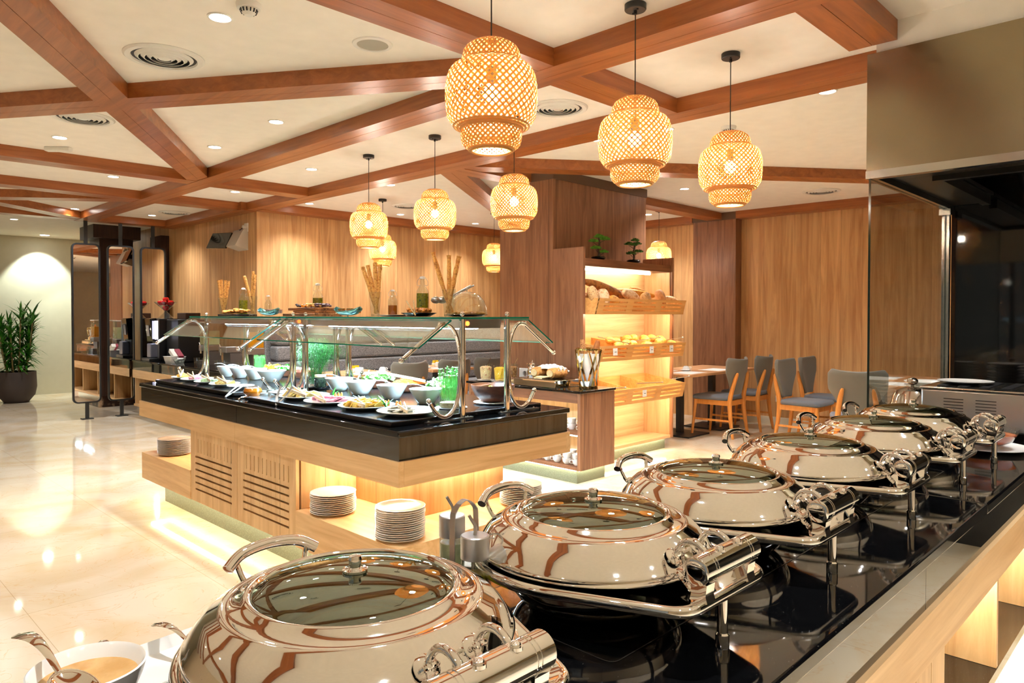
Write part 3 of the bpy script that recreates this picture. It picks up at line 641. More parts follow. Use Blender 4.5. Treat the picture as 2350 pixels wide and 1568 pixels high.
def chafer():
    t = thing('chafing_dish', 'polished round chafing dish with glass lid, ' + names[0], 'chafing dish', (dish_x[0], 0.80, 0.90), 0, 'chafing dishes on the black counter')
    g = G(); g.lathe([(0, 0.002), (0.105, 0.002), (0.118, 0.006), (0.140, 0.020), (0.156, 0.042), (0.163, 0.066), (0.163, 0.082), (0.158, 0.082), (0.152, 0.06), (0.12, 0.02), (0, 0.01)], n=64); g.obj('food_pan', chrome, t)
    # frame: round plate drawn out to a squared front edge
    def outline(r, fx, fy, rc):
        pts = []
        for k in range(49):
            a = R_(-18 + 216 * k / 48); pts.append((r * math.cos(a), r * math.sin(a)))
        fr = roundpoly([pts[-1], (-fx, fy), (fx, fy), pts[0]], rc, 6)[7:21]
        return pts + fr
    n0 = outline(0.2215, 0.125, -0.275, 0.035); n1 = [(x * 0.90, y * 0.93) for x, y in n0]
    g = G(); N = len(n0); rings = []
    def off(pts, s_): return [(x * s_, y * s_) for x, y in pts]
    for sc, z in ((0.955, 0.083), (0.985, 0.080), (1.0, 0.084), (1.003, 0.090), (0.995, 0.0955), (0.98, 0.098), (0.955, 0.097), (0.92, 0.0925)):
        rings.append([g.b.verts.new((x * sc, y * sc, z)) for x, y in n0])
    inner = []
    for x, y in n0:
        a = math.atan2(y, x); inner.append(g.b.verts.new((0.158 * math.cos(a), 0.158 * math.sin(a), 0.090)))
    rings.append(inner); rings.append([g.b.verts.new((v.co.x, v.co.y, 0.083)) for v in inner]); rings.append(rings[0])
    for A, B in zip(rings, rings[1:]):
        for i in range(N):
            j = (i + 1) % N
            try: g.b.faces.new([A[i], A[j], B[j], B[i]])
            except ValueError: pass
    g.obj('frame', chrome, t, angle=50)
    for x, y in ((0.0, -0.258), (-0.17, 0.13), (0.17, 0.13)):
        g = G(); g.cyl((x, y, 0.022), 0.0085, 0.064, 18); lg = g.obj('leg', chrome, t)
        g = G(); g.lathe([(0, 0), (0.0105, 0.0), (0.011, 0.002), (0.011, 0.021), (0.009, 0.0235), (0, 0.0235)], (x, y, 0.0), 18); g.obj('foot_cap', chrome, lg)
    g = G()
    g.lathe([(0.170, 0.0905), (0.196, 0.093), (0.205, 0.098), (0.211, 0.105), (0.2105, 0.112), (0.208, 0.115), (0.205, 0.119), (0.197, 0.132), (0.183, 0.1455), (0.169, 0.1535), (0.1665, 0.1565), (0.1635, 0.1565), (0.161, 0.1555), (0.15, 0.161), (0.142, 0.1645), (0.139, 0.168), (0.135, 0.1695), (0.131, 0.1685), (0.129, 0.165)], n=96)
    g.obj('lid', chrome, t, angle=60)
    g = G(); g.lathe([(0.1295, 0.1655), (0.127, 0.1685), (0.11, 0.1735), (0.08, 0.179), (0.045, 0.1825), (0, 0.184)], n=72); g.obj('lid_glass', glassgreen, t, angle=80)
    g = G(); g.lathe([(0, 0.184), (0.016, 0.184), (0.0165, 0.187), (0.011, 0.188), (0.008, 0.190), (0.008, 0.197), (0.0095, 0.200), (0.008, 0.204), (0, 0.206)], n=24); g.obj('knob', chrome, t)
    g = G(); pts = smoothpath([(-0.072, 0.222, 0.148), (-0.045, 0.232, 0.163), (0, 0.236, 0.168), (0.045, 0.232, 0.163), (0.072, 0.222, 0.148)], 5); g.tube(pts, 0.0085, 16); h = g.obj('back_handle', chrome, t)
    for s_ in (-1, 1):
        g = G(); g.tube(smoothpath([(s_ * 0.058, 0.226, 0.155), (s_ * 0.052, 0.222, 0.135), (s_ * 0.047, 0.212, 0.118), (s_ * 0.045, 0.204, 0.116)], 4), 0.0042, 10); g.obj('handle_strut', chrome, h)
        g = G(); g.blob((s_ * 0.045, 0.204, 0.120), 0.010, 1, 1, 0.7, 16, 8); g.obj('rivet_boss', chrome, h)
    # hinge in front
    for s_ in (-1, 1):
        x = s_ * 0.036
        g = G(); g.tube(smoothpath([(x, -0.196, 0.130), (x, -0.199, 0.148), (x, -0.212, 0.163), (x, -0.230, 0.166), (x, -0.246, 0.158), (x, -0.256, 0.145)], 5), 0.0052, 12); a = g.obj('hinge_arm', chrome, t)
        g = G(); g.lathe([(0, 0), (0.016, 0), (0.0165, 0.002), (0.012, 0.005), (0.007, 0.006), (0, 0.008)], m=T4((x, -0.193, 0.134), RX(R_(44))), n=24); g.obj('rosette', chrome, a)
        g = G(); g.tube([(x + 0.011 * math.cos(q), -0.197 - 0.007 * math.sin(q), 0.136 + 0.007 * math.sin(q)) for q in [2 * PI * i / 18 for i in range(18)]], 0.0035, 8, closed=True); g.obj('collar', chrome, a)
        g = G(); g.tube(smoothpath([(x - 0.014, -0.205, 0.118), (x - 0.016, -0.216, 0.113), (x - 0.012, -0.222, 0.104), (x - 0.013, -0.232, 0.096)], 4), 0.0048, 10); g.obj('scroll', chrome, a)
    m = T4((-0.088, -0.262, 0.142), RY(PI / 2)); g = G()
    g.lathe([(0, -0.0015), (0.012, -0.0012), (0.0195, 0.0), (0.0215, 0.0015), (0.0215, 0.024), (0.0205, 0.0245), (0.0205, 0.026), (0.0215, 0.0265), (0.0215, 0.031), (0.0205, 0.0315), (0.0205, 0.033), (0.0215, 0.0335), (0.0215, 0.1325), (0.0205, 0.133), (0.0205, 0.1345), (0.0215, 0.135), (0.0215, 0.1395), (0.0205, 0.140), (0.0205, 0.1415), (0.0215, 0.142), (0.0215, 0.1645), (0.0195, 0.166), (0, 0.166)], n=40, m=m)
    c = g.obj('hinge_cylinder', chrome, t)
    for x in (-0.028, 0.026):
        g = G(); g.blob((x, -0.268, 0.1655), 0.0065, 1, 1, 0.6, 16, 8); g.cyl((x, -0.268, 0.160), 0.0085, 0.004, 16); g.obj('screw_head', chrome, c)
    for x in (-0.078, 0.050):
        g = G(); g.prism([(-0.276, 0.094), (-0.246, 0.094), (-0.249, 0.104), (-0.248, 0.122), (-0.244, 0.128), (-0.280, 0.128), (-0.275, 0.121), (-0.273, 0.104)], x, x + 0.024, m=Matrix(((0, 0, 1, 0), (1, 0, 0, 0), (0, 1, 0, 0), (0, 0, 0, 1)))); g.obj('hinge_bracket', chrome, c, smooth=False)
    g = G(); g.lathe([(0, 0.01), (0.150, 0.045), (0.156, 0.06), (0.14, 0.062), (0.08, 0.066), (0, 0.068)], n=40, mod=lambda a, k: 1 + 0.0 * a)
    g.obj('hot_food', mottled('cooked_food', [(120, 84, 44), (176, 138, 80), (90, 96, 50)], 40, 0.4, bump=0.4), t)
    return t
ch0 = chafer()
for i, x in enumerate(dish_x[1:], 1):
    dup(ch0, (x, 0.80, 0.90), rz=random.uniform(-0.012, 0.012), label='polished round chafing dish with glass lid, ' + names[i])

# cruet set between the first two chafing dishes
t = thing('cruet_stand', 'steel cruet stand with tall arched handle between the two nearest chafing dishes', 'cruet stand', (0.845, 0.945, 0.90))
g = G(); g.prism(roundpoly([(-0.03, -0.075), (0.03, -0.075), (0.03, 0.075), (-0.03, 0.075)], 0.028), 0, 0.008, m=T4((0, 0, 0), RZ(-0.25))); g.obj('base', blkmat, t)
g = G(); pts = smoothpath([(-0.028, 0, 0.008), (-0.028, 0, 0.15), (-0.022, 0, 0.178), (0, 0, 0.192), (0.022, 0, 0.178), (0.028, 0, 0.15), (0.028, 0, 0.008)], 5)
for a, b in zip(pts, pts[1:]): g.bar(a, b + (b - a) * 0.12, 0.0016, 0.013, up=(0, 1, 0))
g.obj('arched_handle', satin, t, smooth=False)
oil = mottled('olive_oil', [(140, 124, 10), (164, 146, 20)], 4, 0.1); vin = mottled('pale_dressing', [(206, 208, 150), (220, 222, 170)], 4, 0.15)
for (x, y), liq, h, lab, spout in (((0.815, 0.885), oil, 0.074, 'glass cruet of green olive oil with steel cap, nearer one of the pair', 1), ((0.868, 1.005), vin, 0.090, 'glass cruet of pale dressing with steel cap, farther one of the pair', 1)):
    b = thing('cruet', lab, 'cruet', (x, y, 0.9085), 0, 'oil and dressing cruets')
    g = G(); g.lathe([(0, 0.0), (0.0235, 0.0), (0.0235, 0.104), (0.021, 0.108)], n=32); g.obj('bottle', glassthin, b)
    g = G(); g.lathe([(0, 0.003), (0.022, 0.003), (0.022, h), (0, h)], n=32); g.obj('contents', liq, b)
    g = G(); g.lathe([(0.0205, 0.102), (0.0245, 0.102), (0.0245, 0.139), (0.0225, 0.1405), (0, 0.1405)], n=32); g.obj('cap', satin, b)
    g = G(); g.tube(smoothpath([(0, 0, 0.140), (0.001, 0, 0.154), (-0.004, 0.004, 0.166), (-0.008, 0.006, 0.174)], 4), 0.0028, 10); g.obj('spout', satin, b)

# sauce bowl, tray and spoons in the bottom left corner
def spoon(name, label, p, q, sc=1.0, cat='spoon', bowl=True, parent=None, mat=None, group=None, bowlw=0.019, bowlup=0.6):
    """a spoon lying from bowl p to handle end q (world points)"""
    p, q = Vector(p), Vector(q); d = (q - p); L = d.length; d.normalize(); a = d.cross(Vector((0, 0, 1))).normalized(); n_ = a.cross(d)
    m = Matrix(((d.x, a.x, n_.x, p.x), (d.y, a.y, n_.y, p.y), (d.z, a.z, n_.z, p.z), (0, 0, 0, 1)))
    t = thing(name, label, cat, p, 0, group); m.translation = Vector()
    mat = mat or chrome
    if bowl:
        g = G(); bl = 0.032 * sc
        rows = []
        for j in range(9):
            r = j / 8; rows.append([g.b.verts.new(m @ Vector((r * bl * math.cos(2 * PI * i / 24), r * bowlw * sc * math.sin(2 * PI * i / 24), -0.009 * sc * (1 - r * r)))) for i in range(24)])
        for A, B in zip(rows, rows[1:]):
            for i in range(24):
                j = (i + 1) % 24
                try: g.b.faces.new([A[i], B[i], B[j], A[j]])
                except ValueError: pass
        bmesh.ops.remove_doubles(g.b, verts=g.b.verts[:], dist=1e-5); o = g.obj('bowl', mat, t); md = o.modifiers.new('t', 'SOLIDIFY'); md.thickness = 0.0014
    g = G(); s0 = 0.03 * sc if bowl else 0; prev = None
    for k in range(13):
        u = k / 12; w_ = (0.003 + 0.0075 * u ** 1.6) * sc; x = s0 + (L - s0) * u; zc = 0.010 * math.sin(PI * u) * sc; th = 0.0012
        if k == 12: w_ *= 0.6
        cur = [g.b.verts.new(m @ Vector((x, y, zc + z))) for y, z in ((-w_, 0), (0, th * 1.5), (w_, 0), (0, -th))]
        if prev:
            for i in range(4): g.b.faces.new([prev[i], prev[(i + 1) % 4], cur[(i + 1) % 4], cur[i]])
        else: g.b.faces.new(cur[::-1])
        prev = cur
    g.b.faces.new(prev); g.obj('handle', mat, t, angle=70)
    return t
t = thing('sauce_bowl', 'white bowl of creamy brown sauce in the bottom left corner', 'bowl', (0.268, 1.02, 0.90))
g = G(); g.lathe([(0, 0.004), (0.03, 0.004), (0.031, 0), (0.036, 0.002), (0.050, 0.025), (0.063, 0.055), (0.068, 0.072), (0.066, 0.0735), (0.063, 0.070), (0.055, 0.050), (0.04, 0.02), (0, 0.010)], n=64); g.obj('body', white, t)
sauce = mottled('brown_sauce', [(196, 148, 84), (214, 170, 108), (188, 130, 60)], 18, 0.25, bump=0.25)
g = G(); g.lathe([(0, 0.055), (0.045, 0.055), (0.0575, 0.056)], (0.268, 1.02, 0.90), n=48); tag(g.obj('sauce', sauce), 'creamy light brown sauce in the white bowl at bottom left', 'sauce', kind='stuff')
spoon('serving_spoon', 'large steel spoon standing in the sauce bowl, its handle up to the left', (0.246, 0.990, 0.964), (0.217, 1.137, 0.992), 1.35)
t = thing('serving_tray', 'white square edged porcelain tray behind the nearest chafing dish', 'tray', (0.40, 1.08, 0.90))
g = G(); P = roundpoly([(-0.085, -0.07), (0.085, -0.07), (0.085, 0.07), (-0.085, 0.07)], 0.02); rings = [[g.b.verts.new((x * s_, y * s_, z)) for x, y in P] for s_, z in ((0.8, 0), (0.86, 0.001), (1, 0.022), (0.975, 0.0235), (0.86, 0.006), (0.8, 0.005))]
for A, B in zip(rings, rings[1:]):
    for i in range(len(A)): g.b.faces.new([A[i], A[(i + 1) % len(A)], B[(i + 1) % len(A)], B[i]])
g.b.faces.new(rings[0][::-1]); g.b.faces.new(rings[-1]); g.obj('body', white, t).rotation_euler = (0, 0, 0.1)
spoon('dessert_spoon', 'small steel spoon resting on the white tray', (0.425, 1.045, 0.928), (0.395, 1.155, 0.945), 1.0)
spoon('teaspoon', 'thin steel spoon tip sticking out behind the sauce bowl', (0.335, 1.09, 0.92), (0.318, 1.145, 0.947), 0.7)
t = thing('side_plate', 'white plate half hidden behind the second chafing dish', 'plate', (1.02, 1.09, 0.90)); g = G(); g.lathe([(0, 0.002), (0.04, 0), (0.062, 0.012), (0.061, 0.014), (0.04, 0.004), (0, 0.005)], n=40); g.obj('body', white, t)

# ------------------------------------------------------------------ extraction hood, kitchen glass, toaster
HX, HY = 3.628, 1.185
t = thing('extraction_hood', 'large stainless steel extraction hood at top right', 'extraction hood', (HX, 0, 2.07))
g = G(); g.box(HX, HX + 0.012, -3.6, HY, 2.108, 2.660); g.box(HX + 0.0125, 5.08, HY - 0.014, HY - 0.002, 2.108, 2.660); g.obj('casing', steel, t, world=True, smooth=False)
g = G(); g.box(HX - 0.004, HX + 0.04, -3.6, HY + 0.002, 2.070, 2.107); g.box(HX + 0.041, 5.08, HY - 0.04, HY + 0.002, 2.070, 2.107); g.obj('lower_lip', steelband, t, world=True, smooth=False)
g = G(); g.box(HX + 0.30, HX + 0.34, -3.6, 0.98, 2.075, 2.13); g.box(HX + 0.3405, 5.0, 0.94, 0.98, 2.075, 2.13); g.box(HX + 0.041, HX + 0.299, -3.6, HY - 0.041, 2.10, 2.112); g.box(HX + 0.30, 5.08, 0.981, HY - 0.041, 2.10, 2.112); g.obj('gutter', plain('hood_dark', (52, 48, 42), 0.35, metal=0.8), t, world=True, smooth=False)
for s_, y0 in enumerate([0.92 - 0.42 * k for k in range(9)]):
    g = G()
    for k in range(9): g.bar((HX + 0.36, y0 - 0.045 * k, 2.12), (HX + 0.95, y0 - 0.045 * k, 2.48), 0.026, 0.02)
    f = g.obj('grease_filter', satin, t, world=True, smooth=False)
g = G(); g.box(HX + 0.96, 5.08, -3.6, 0.93, 2.47, 2.49); g.box(HX + 0.02, HX + 0.36, -3.6, 0.93, 2.55, 2.6); g.obj('inner_top', plain('hood_inner', (60, 54, 48), 0.4, metal=0.7), t, world=True, smooth=False)
g = G(); g.box(HX + 0.04, 5.08, 0.94, HY - 0.045, 2.14, 2.16); g.obj('inner_lip', blkmat, t, world=True, smooth=False)
t = thing('glass_screen', 'tall clear glass side screen below the steel hood', 'glass screen', (4.3, HY - 0.01, 0.9))
g = G(); g.box(3.632, 4.99, HY - 0.020, HY - 0.010, 0.9005, 2.069); o = g.obj('pane', [kglass, plain('glass_edge_dark', (14, 34, 26), 0.1)], t, world=True, smooth=False)
for p in o.data.polygons: p.material_index = 0 if p.area > 0.5 else 1
g = G(); g.box(4.992, 5.03, HY - 0.035, HY + 0.005, 0.9005, 2.03); g.obj('steel_post', steelband, t, world=True, smooth=False)
g = G(); g.box(4.95, 5.06, HY - 0.05, HY + 0.012, 2.031, 2.068); g.obj('corner_bracket', steelband, t, world=True, smooth=False)
t = thing('toaster', 'stainless steel conveyor toaster with vent slots behind the last chafing dish', 'toaster', (3.75, 0.72, 0.90))
g = G(); g.box(3.56, 4.0, 0.10, 0.925, 0.93, 1.095); g.obj('body', satin, t, world=True, bevel=0.008)
g = G(); g.box(3.555, 4.005, 0.095, 0.93, 1.0955, 1.105); g.obj('top_edge', steelband, t, world=True, bevel=0.004)
g = G()
for k in range(9): g.box(3.62, 3.95, 0.20 + 0.08 * k, 0.235 + 0.08 * k, 1.1055, 1.109)
g.obj('top_rack', blkmat, t, world=True, smooth=False)
for y0 in (0.76, 0.64):
    for k in range(6):
        g = G(); g.box(3.5588, 3.561, y0, y0 + 0.075, 1.055 - 0.013 * k, 1.0585 - 0.013 * k); g.obj('vent_slot', blkmat, t, world=True, smooth=False)
for x in (3.6, 3.95):
    for y in (0.18, 0.89):
        g = G(); g.cyl((x, y, 0.9005), 0.012, 0.03, 12); g.obj('foot', blkmat, t, world=True)
g = G(); g.lathe([(0, 0.004), (0.05, 0), (0.11, 0.010), (0.112, 0.013), (0.05, 0.004), (0, 0.006)], n=40); tag(g.obj('serving_plate', white, loc=(3.78, 0.80, 1.110)), 'white plate lying on top of the steel toaster', 'plate')
t = thing('cloche', 'small hammered steel dome cover with ball knob left of the toaster', 'cloche', (3.88, 1.045, 0.975))
g = G(); g.lathe([(0.098, 0.0), (0.105, 0.002), (0.099, 0.008), (0.093, 0.02), (0.088, 0.05), (0.07, 0.078), (0.035, 0.092), (0, 0.095)], n=40, mod=lambda a, k: 1 + 0.004 * math.sin(9 * a)); g.obj('dome', oldsilver, t)
g = G(); g.cyl((0, 0, 0.094), 0.008, 0.012, 12); g.blob((0, 0, 0.122), 0.022, 1.15, 1.15, 0.85, 20, 12); g.obj('knob', oldsilver, t)
g = G(); g.lathe([(0, 0), (0.11, 0), (0.115, 0.010), (0.118, 0.074), (0, 0.074)], n=40); tag(g.obj('display_riser', blkmat, loc=(3.88, 1.045, 0.9005)), 'round black base under the small steel dome cover', 'stand')
for k in range(9):
    o = pm.copy(); C.objects.link(o); o.location = (4.12, 1.03, 0.9015 + 0.0098 * 2 * k + 0.0); o.scale = (1.0, 1.0, 1.6)
    tag(o, 'cream plate seen through the kitchen glass, %s of the stack' % ('top one' if k == 8 else 'bottom one' if k == 0 else ORD[8 - k]), 'plate', 'cream plates stacked behind the steel dome')
t = thing('soup_bowl', 'glass bowl of clear orange syrup at the right edge', 'bowl', (3.27, 0.62, 0.917))
g = G(); g.lathe([(0, 0.0), (0.05, 0.001), (0.085, 0.02), (0.103, 0.05), (0.108, 0.07)], n=48); g.obj('glass_body', glassthin, t)
g = G(); g.lathe([(0, 0.003), (0.05, 0.004), (0.083, 0.021), (0.098, 0.045), (0, 0.045)], (3.27, 0.62, 0.917), n=48); tag(g.obj('syrup', mottled('orange_syrup', [(176, 66, 6), (200, 92, 14)], 6, 0.06)), 'clear orange syrup in the glass bowl at the right edge', 'syrup', kind='stuff')
t = thing('under_plate', 'white plate under the bowl of orange syrup', 'plate', (3.27, 0.62, 0.9005)); g = G(); g.lathe([(0, 0.004), (0.08, 0.0), (0.145, 0.012), (0.148, 0.015), (0.09, 0.007), (0, 0.010)], n=48); g.obj('body', white, t)

# ------------------------------------------------------------------ standing mirrors
def rrect(x0, x1, z0, z1, r, n=6):
    return roundpoly([(x0, z0), (x1, z0), (x1, z1), (x0, z1)], r, n)
XZ = Matrix(((1, 0, 0, 0), (0, 0, 1, 0), (0, 1, 0, 0), (0, 0, 0, 1)))   # (x, z, y) polygon helper
for x0, x1, lab in ((2.727, 3.075, 'leftmost tall rounded mirror panel on black posts'), (3.16, 3.508, 'middle tall rounded mirror panel on black posts, reflecting the wall monitor'),
                    (3.59, 3.94, 'rightmost tall rounded mirror panel, behind the coffee counter')):
    t = thing('standing_mirror', lab, 'mirror', ((x0 + x1) / 2, 10.95, 0), 0, 'tall black framed mirror panels')
    cx = (x0 + x1) / 2; A = rrect(x0, x1, 0.22, 2.395, 0.075); B = rrect(x0 + 0.02, x1 - 0.02, 0.24, 2.375, 0.058); n = len(A)
    g = G(); ring = [[g.b.verts.new((x, y, z)) for x, z in P] for P, y in ((A, 10.93), (A, 10.97), (B, 10.97), (B, 10.93))]
    for i in range(4):
        P, Q = ring[i], ring[(i + 1) % 4]
        for k in range(n): g.b.faces.new([P[k], P[(k + 1) % n], Q[(k + 1) % n], Q[k]])
    g.obj('frame', blkmat, t, world=True)
    g = G(); g.prism(B, 10.945, 10.955, m=XZ); g.obj('mirror_glass', mirror, t, world=True, smooth=False)
    for z0, z1, nm in ((0.012, 0.222, 'lower_post'), (2.393, 2.702, 'upper_post')):
        g = G(); g.box(cx - 0.022, cx + 0.022, 10.938, 10.962, z0, z1); g.obj(nm, blk, t, world=True, smooth=False)
    g = G(); g.box(cx - 0.07, cx + 0.07, 10.90, 11.0, 0.0005, 0.012); g.obj('foot_plate', blk, t, world=True, smooth=False)

# ------------------------------------------------------------------ potted dracaena
t = thing('potted_plant', 'tall leafy green plant in a dark grey pot before the sage wall at far left', 'potted plant', (2.66, 13.9, 0))
g = G(); g.lathe([(0, 0.02), (0.17, 0.0), (0.19, 0.03), (0.26, 0.12), (0.285, 0.25), (0.275, 0.50), (0.255, 0.50), (0.25, 0.46), (0, 0.46)], n=40); g.obj('pot', plain('pot_grey', (66, 56, 52), 0.7), t)
stems = G(); lv = G()
for k in range(9):
    a = 2.4 * k; bx, by = 0.12 * math.cos(a), 0.12 * math.sin(a); tx, ty = bx * 2.0, by * 2.0; h = random.uniform(0.95, 1.45)
    stems.tube(smoothpath([(bx, by, 0.45), ((bx + tx) / 2 * 1.1, (by + ty) / 2, 0.45 + h * 0.35), (tx, ty, 0.45 + h * 0.72)], 3), 0.012, 6)
    for j in range(74):
        f = j / 74; z = 0.45 + h * (0.06 + 0.70 * f); q = random.uniform(0, 2 * PI); el = random.uniform(-0.25, 1.1) + 0.5 * f
        lv.leaf((bx + (tx - bx) * f, by + (ty - by) * f, z), (math.cos(q) * math.cos(el), math.sin(q) * math.cos(el), math.sin(el)), random.uniform(0.18, 0.30), 0.019, random.uniform(0.1, 0.6))
stems.obj('stems', plain('cane', (150, 130, 88), 0.8), t)
lv.obj('foliage', mottled('dracaena_leaf', [(22, 84, 16), (52, 128, 30), (92, 160, 54)], 6, 0.35), t)

# ------------------------------------------------------------------ coffee counter at the back left
t = thing('coffee_counter', 'oak and black stone counter along the back left wall carrying the coffee machine', 'counter', (3.78, 9.2, 0))
g = G(); g.box(3.45, 4.115, 7.7, 10.88, 0.765, 0.79); g.obj('stone_top', graniteb, t, world=True, bevel=0.004)
g = G(); g.box(3.46, 3.468, 7.71, 10.87, 0.655, 0.764); g.obj('dark_glass_fascia', bronze, t, world=True, smooth=False)
g = G(); g.box(3.455, 3.48, 7.7, 10.88, 0.54, 0.654); g.obj('side_rail', oak_y, t, world=True, smooth=False)
g = G(); g.box(3.47, 4.11, 7.7, 10.88, 0.14, 0.17); g.obj('bottom_board', oak_y, t, world=True, smooth=False)
for y in (7.70, 8.5, 9.3, 10.1, 10.85):
    g = G(); g.box(3.485, 4.11, y, y + 0.028, 0.171, 0.76); g.obj('upright', oak_v, t, world=True, smooth=False)
g = G(); g.box(4.06, 4.1, 7.73, 10.85, 0.171, 0.76); g.obj('back_panel', walnut, t, world=True, smooth=False)
g = G(); g.box(3.60, 4.10, 7.8, 10.8, 0, 0.14); g.obj('plinth', plinthm, t, world=True, smooth=False)
t = thing('coffee_machine', 'coffee machine with dark tilted touch panel and glowing light strip', 'coffee machine', (3.72, 10.38, 0.79))
g = G(); g.box(3.60, 4.02, 10.28, 10.52, 0.80, 1.37); g.obj('body', blkmat, t, world=True, bevel=0.006)
g = G(); g.box(3.53, 3.615, 10.36, 10.56, 1.06, 1.375, rot=RY(-0.10)); g.obj('touch_panel', blkgloss, t, world=True, bevel=0.004)
g = G(); g.box(3.522, 3.53, 10.42, 10.52, 1.13, 1.28, rot=RY(-0.10)); g.obj('screen', plain('screen_grey', (92, 88, 100), 0.2), t, world=True, smooth=False)
g = G(); g.box(3.565, 3.585, 10.300, 10.325, 1.09, 1.34); g.obj('light_strip', led_b, t, world=True, smooth=False)
g = G(); g.box(3.585, 3.60, 10.26, 10.29, 0.80, 1.37); g.obj('steel_side', satin, t, world=True, smooth=False)
g = G(); g.box(3.50, 3.60, 10.30, 10.44, 0.84, 1.03); g.obj('milk_box', plain('milk_cooler', (120, 128, 150), 0.3, metal=0.4), t, world=True, bevel=0.01)
g = G(); g.box(3.47, 3.62, 10.26, 10.56, 0.7905, 0.832); g.obj('drip_tray', blkmat, t, world=True, bevel=0.004)
t = thing('hot_water_machine', 'black boxy drinks machine beside the coffee machine', 'drinks machine', (3.86, 10.0, 0.79))
g = G(); g.box(3.68, 4.08, 9.80, 10.22, 0.7905, 1.36); g.obj('body', blkmat, t, world=True, bevel=0.01)
g = G(); g.box(3.80, 4.0, 9.86, 10.16, 1.3605, 1.45); g.obj('bean_hopper', darkcol, t, world=True, bevel=0.008)
g = G(); g.lathe([(0.10, 0), (0.012, 0.095), (0.02, 0.11), (0.15, 0.225), (0.152, 0.225), (0.022, 0.105)], n=36); tag(g.obj('fruit_glass', glassthin, loc=(3.74, 10.40, 1.376)), 'wide cone shaped glass bowl on top of the coffee machine', 'bowl')
ap = None
for k, (x, y, z) in enumerate(((0, 0.0, 0.155), (0.05, -0.05, 0.225), (-0.05, 0.06, 0.225), (0.06, 0.05, 0.23), (-0.05, -0.06, 0.225), (0, 0, 0.27))):
    if ap is None:
        g = G(); g.lathe([(0, 0.012), (0.012, 0.004), (0.028, 0.006), (0.041, 0.03), (0.042, 0.048), (0.03, 0.068), (0.012, 0.072), (0, 0.064)], n=20); ap = g.obj('apple', mottled('apple_skin', [(150, 14, 18), (196, 32, 26), (140, 10, 20)], 10, 0.2)); o = ap
    else: o = ap.copy(); C.objects.link(o)
    o.location = (3.74 + x, 10.40 + y, 1.376 + z - 0.05)
    tag(o, 'red apple in the glass bowl on the coffee machine, ' + ['lowest one in the cone', 'nearest on the right', 'farthest on the left', 'farthest on the right', 'nearest on the left', 'topmost of the heap'][k], 'apple', 'red apples in the cone glass')
def dispenser(y, juice, lab):
    t = thing('juice_dispenser', lab, 'juice dispenser', (3.84, y, 0.79), 0, 'clear juice dispensers with chrome taps')
    g = G(); g.box(-0.10, 0.12, -0.11, 0.11, 0.001, 0.05); g.box(-0.03, 0.12, -0.10, 0.10, 0.0501, 0.17); g.obj('base', plain('dispenser_grey', (120, 112, 104), 0.4, metal=0.6), t, smooth=False)
    g = G(); g.box(-0.085, 0.11, -0.105, 0.105, 0.172, 0.245); g.obj('tap_block', satin, t, bevel=0.005)
    g = G(); g.box(-0.075, 0.105, -0.10, 0.10, 0.248, 0.53); g.obj('tank', glassthin, t, smooth=False)
    if juice: g = G(); g.box(-0.07, 0.10, -0.095, 0.095, 0.252, 0.43); g.obj('juice', juice, t, smooth=False)
    g = G(); g.box(-0.08, 0.11, -0.105, 0.105, 0.531, 0.545); g.obj('lid', plastic, t, smooth=False)
    g = G(); g.cyl((-0.1, 0, 0.14), 0.013, 0.08, 12); g.tube([(-0.08, 0, 0.2), (-0.11, 0, 0.2)], 0.01, 10); g.bar((-0.1, 0, 0.22), (-0.12, 0, 0.285), 0.012, 0.006); g.obj('tap', chrome, t)
dispenser(9.22, mottled('lemon_water', [(206, 196, 132), (220, 214, 160)], 8, 0.2), 'juice dispenser holding pale lemon water')
dispenser(8.62, None, 'empty looking clear juice dispenser between the lemon and orange ones')
dispenser(8.02, mottled('orange_juice', [(238, 150, 8), (250, 172, 20)], 5, 0.3), 'juice dispenser full of bright orange juice')
t = thing('storage_bin', 'white rectangular bin holding small boxes on the coffee counter', 'bin', (3.60, 9.72, 0.79))
g = G(); P = roundpoly([(-0.10, -0.13), (0.10, -0.13), (0.10, 0.13), (-0.10, 0.13)], 0.02); rings = [[g.b.verts.new((x * s_, y * s_, z)) for x, y in P] for s_, z in ((0.82, 0.001), (1, 0.085), (1.05, 0.088), (0.97, 0.085), (0.80, 0.005))]
for A, B in zip(rings, rings[1:]):
    for i in range(len(A)): g.b.faces.new([A[i], A[(i + 1) % len(A)], B[(i + 1) % len(A)], B[i]])
g.b.faces.new(rings[0][::-1]); g.b.faces.new(rings[-1]); g.obj('body', plastic, t)
for k, (c, l) in enumerate((((232, 226, 214), 'cream'), ((150, 40, 60), 'dark red'))):
    g = G(); g.box(-0.03, 0.03, -0.09, 0.09, 0.0, 0.05, rot=RX(0.5)); tag(g.obj('sachet_box', plain('box_%s' % l.replace(' ', '_'), c, 0.5), loc=(3.58 + 0.05 * k, 9.70 - 0.05 * k, 0.885), smooth=False), l + ' box tilted in the white bin', 'box')
t = thing('sugar_bowl', 'small white bowl full of sugar sachets in front of the white bin', 'bowl', (3.55, 9.42, 0.79)); g = G(); g.lathe([(0, 0.004), (0.035, 0.001), (0.05, 0.015), (0.082, 0.07), (0.080, 0.071), (0.05, 0.02), (0, 0.01)], n=32); g.obj('body', glassthin, t)
g = G()
for k in range(16): g.box(-0.02, 0.02, -0.03, 0.03, 0, 0.004, rot=RZ(k * 1.3) @ RX(random.uniform(-0.7, 0.7)), c=(0, 0, 0)); [v.co.__iadd__(Vector((random.uniform(-1, 1) * 0.03, random.uniform(-1, 1) * 0.03, 0.03 + 0.0026 * k)) ) for v in list(g.b.verts)[-8:]]
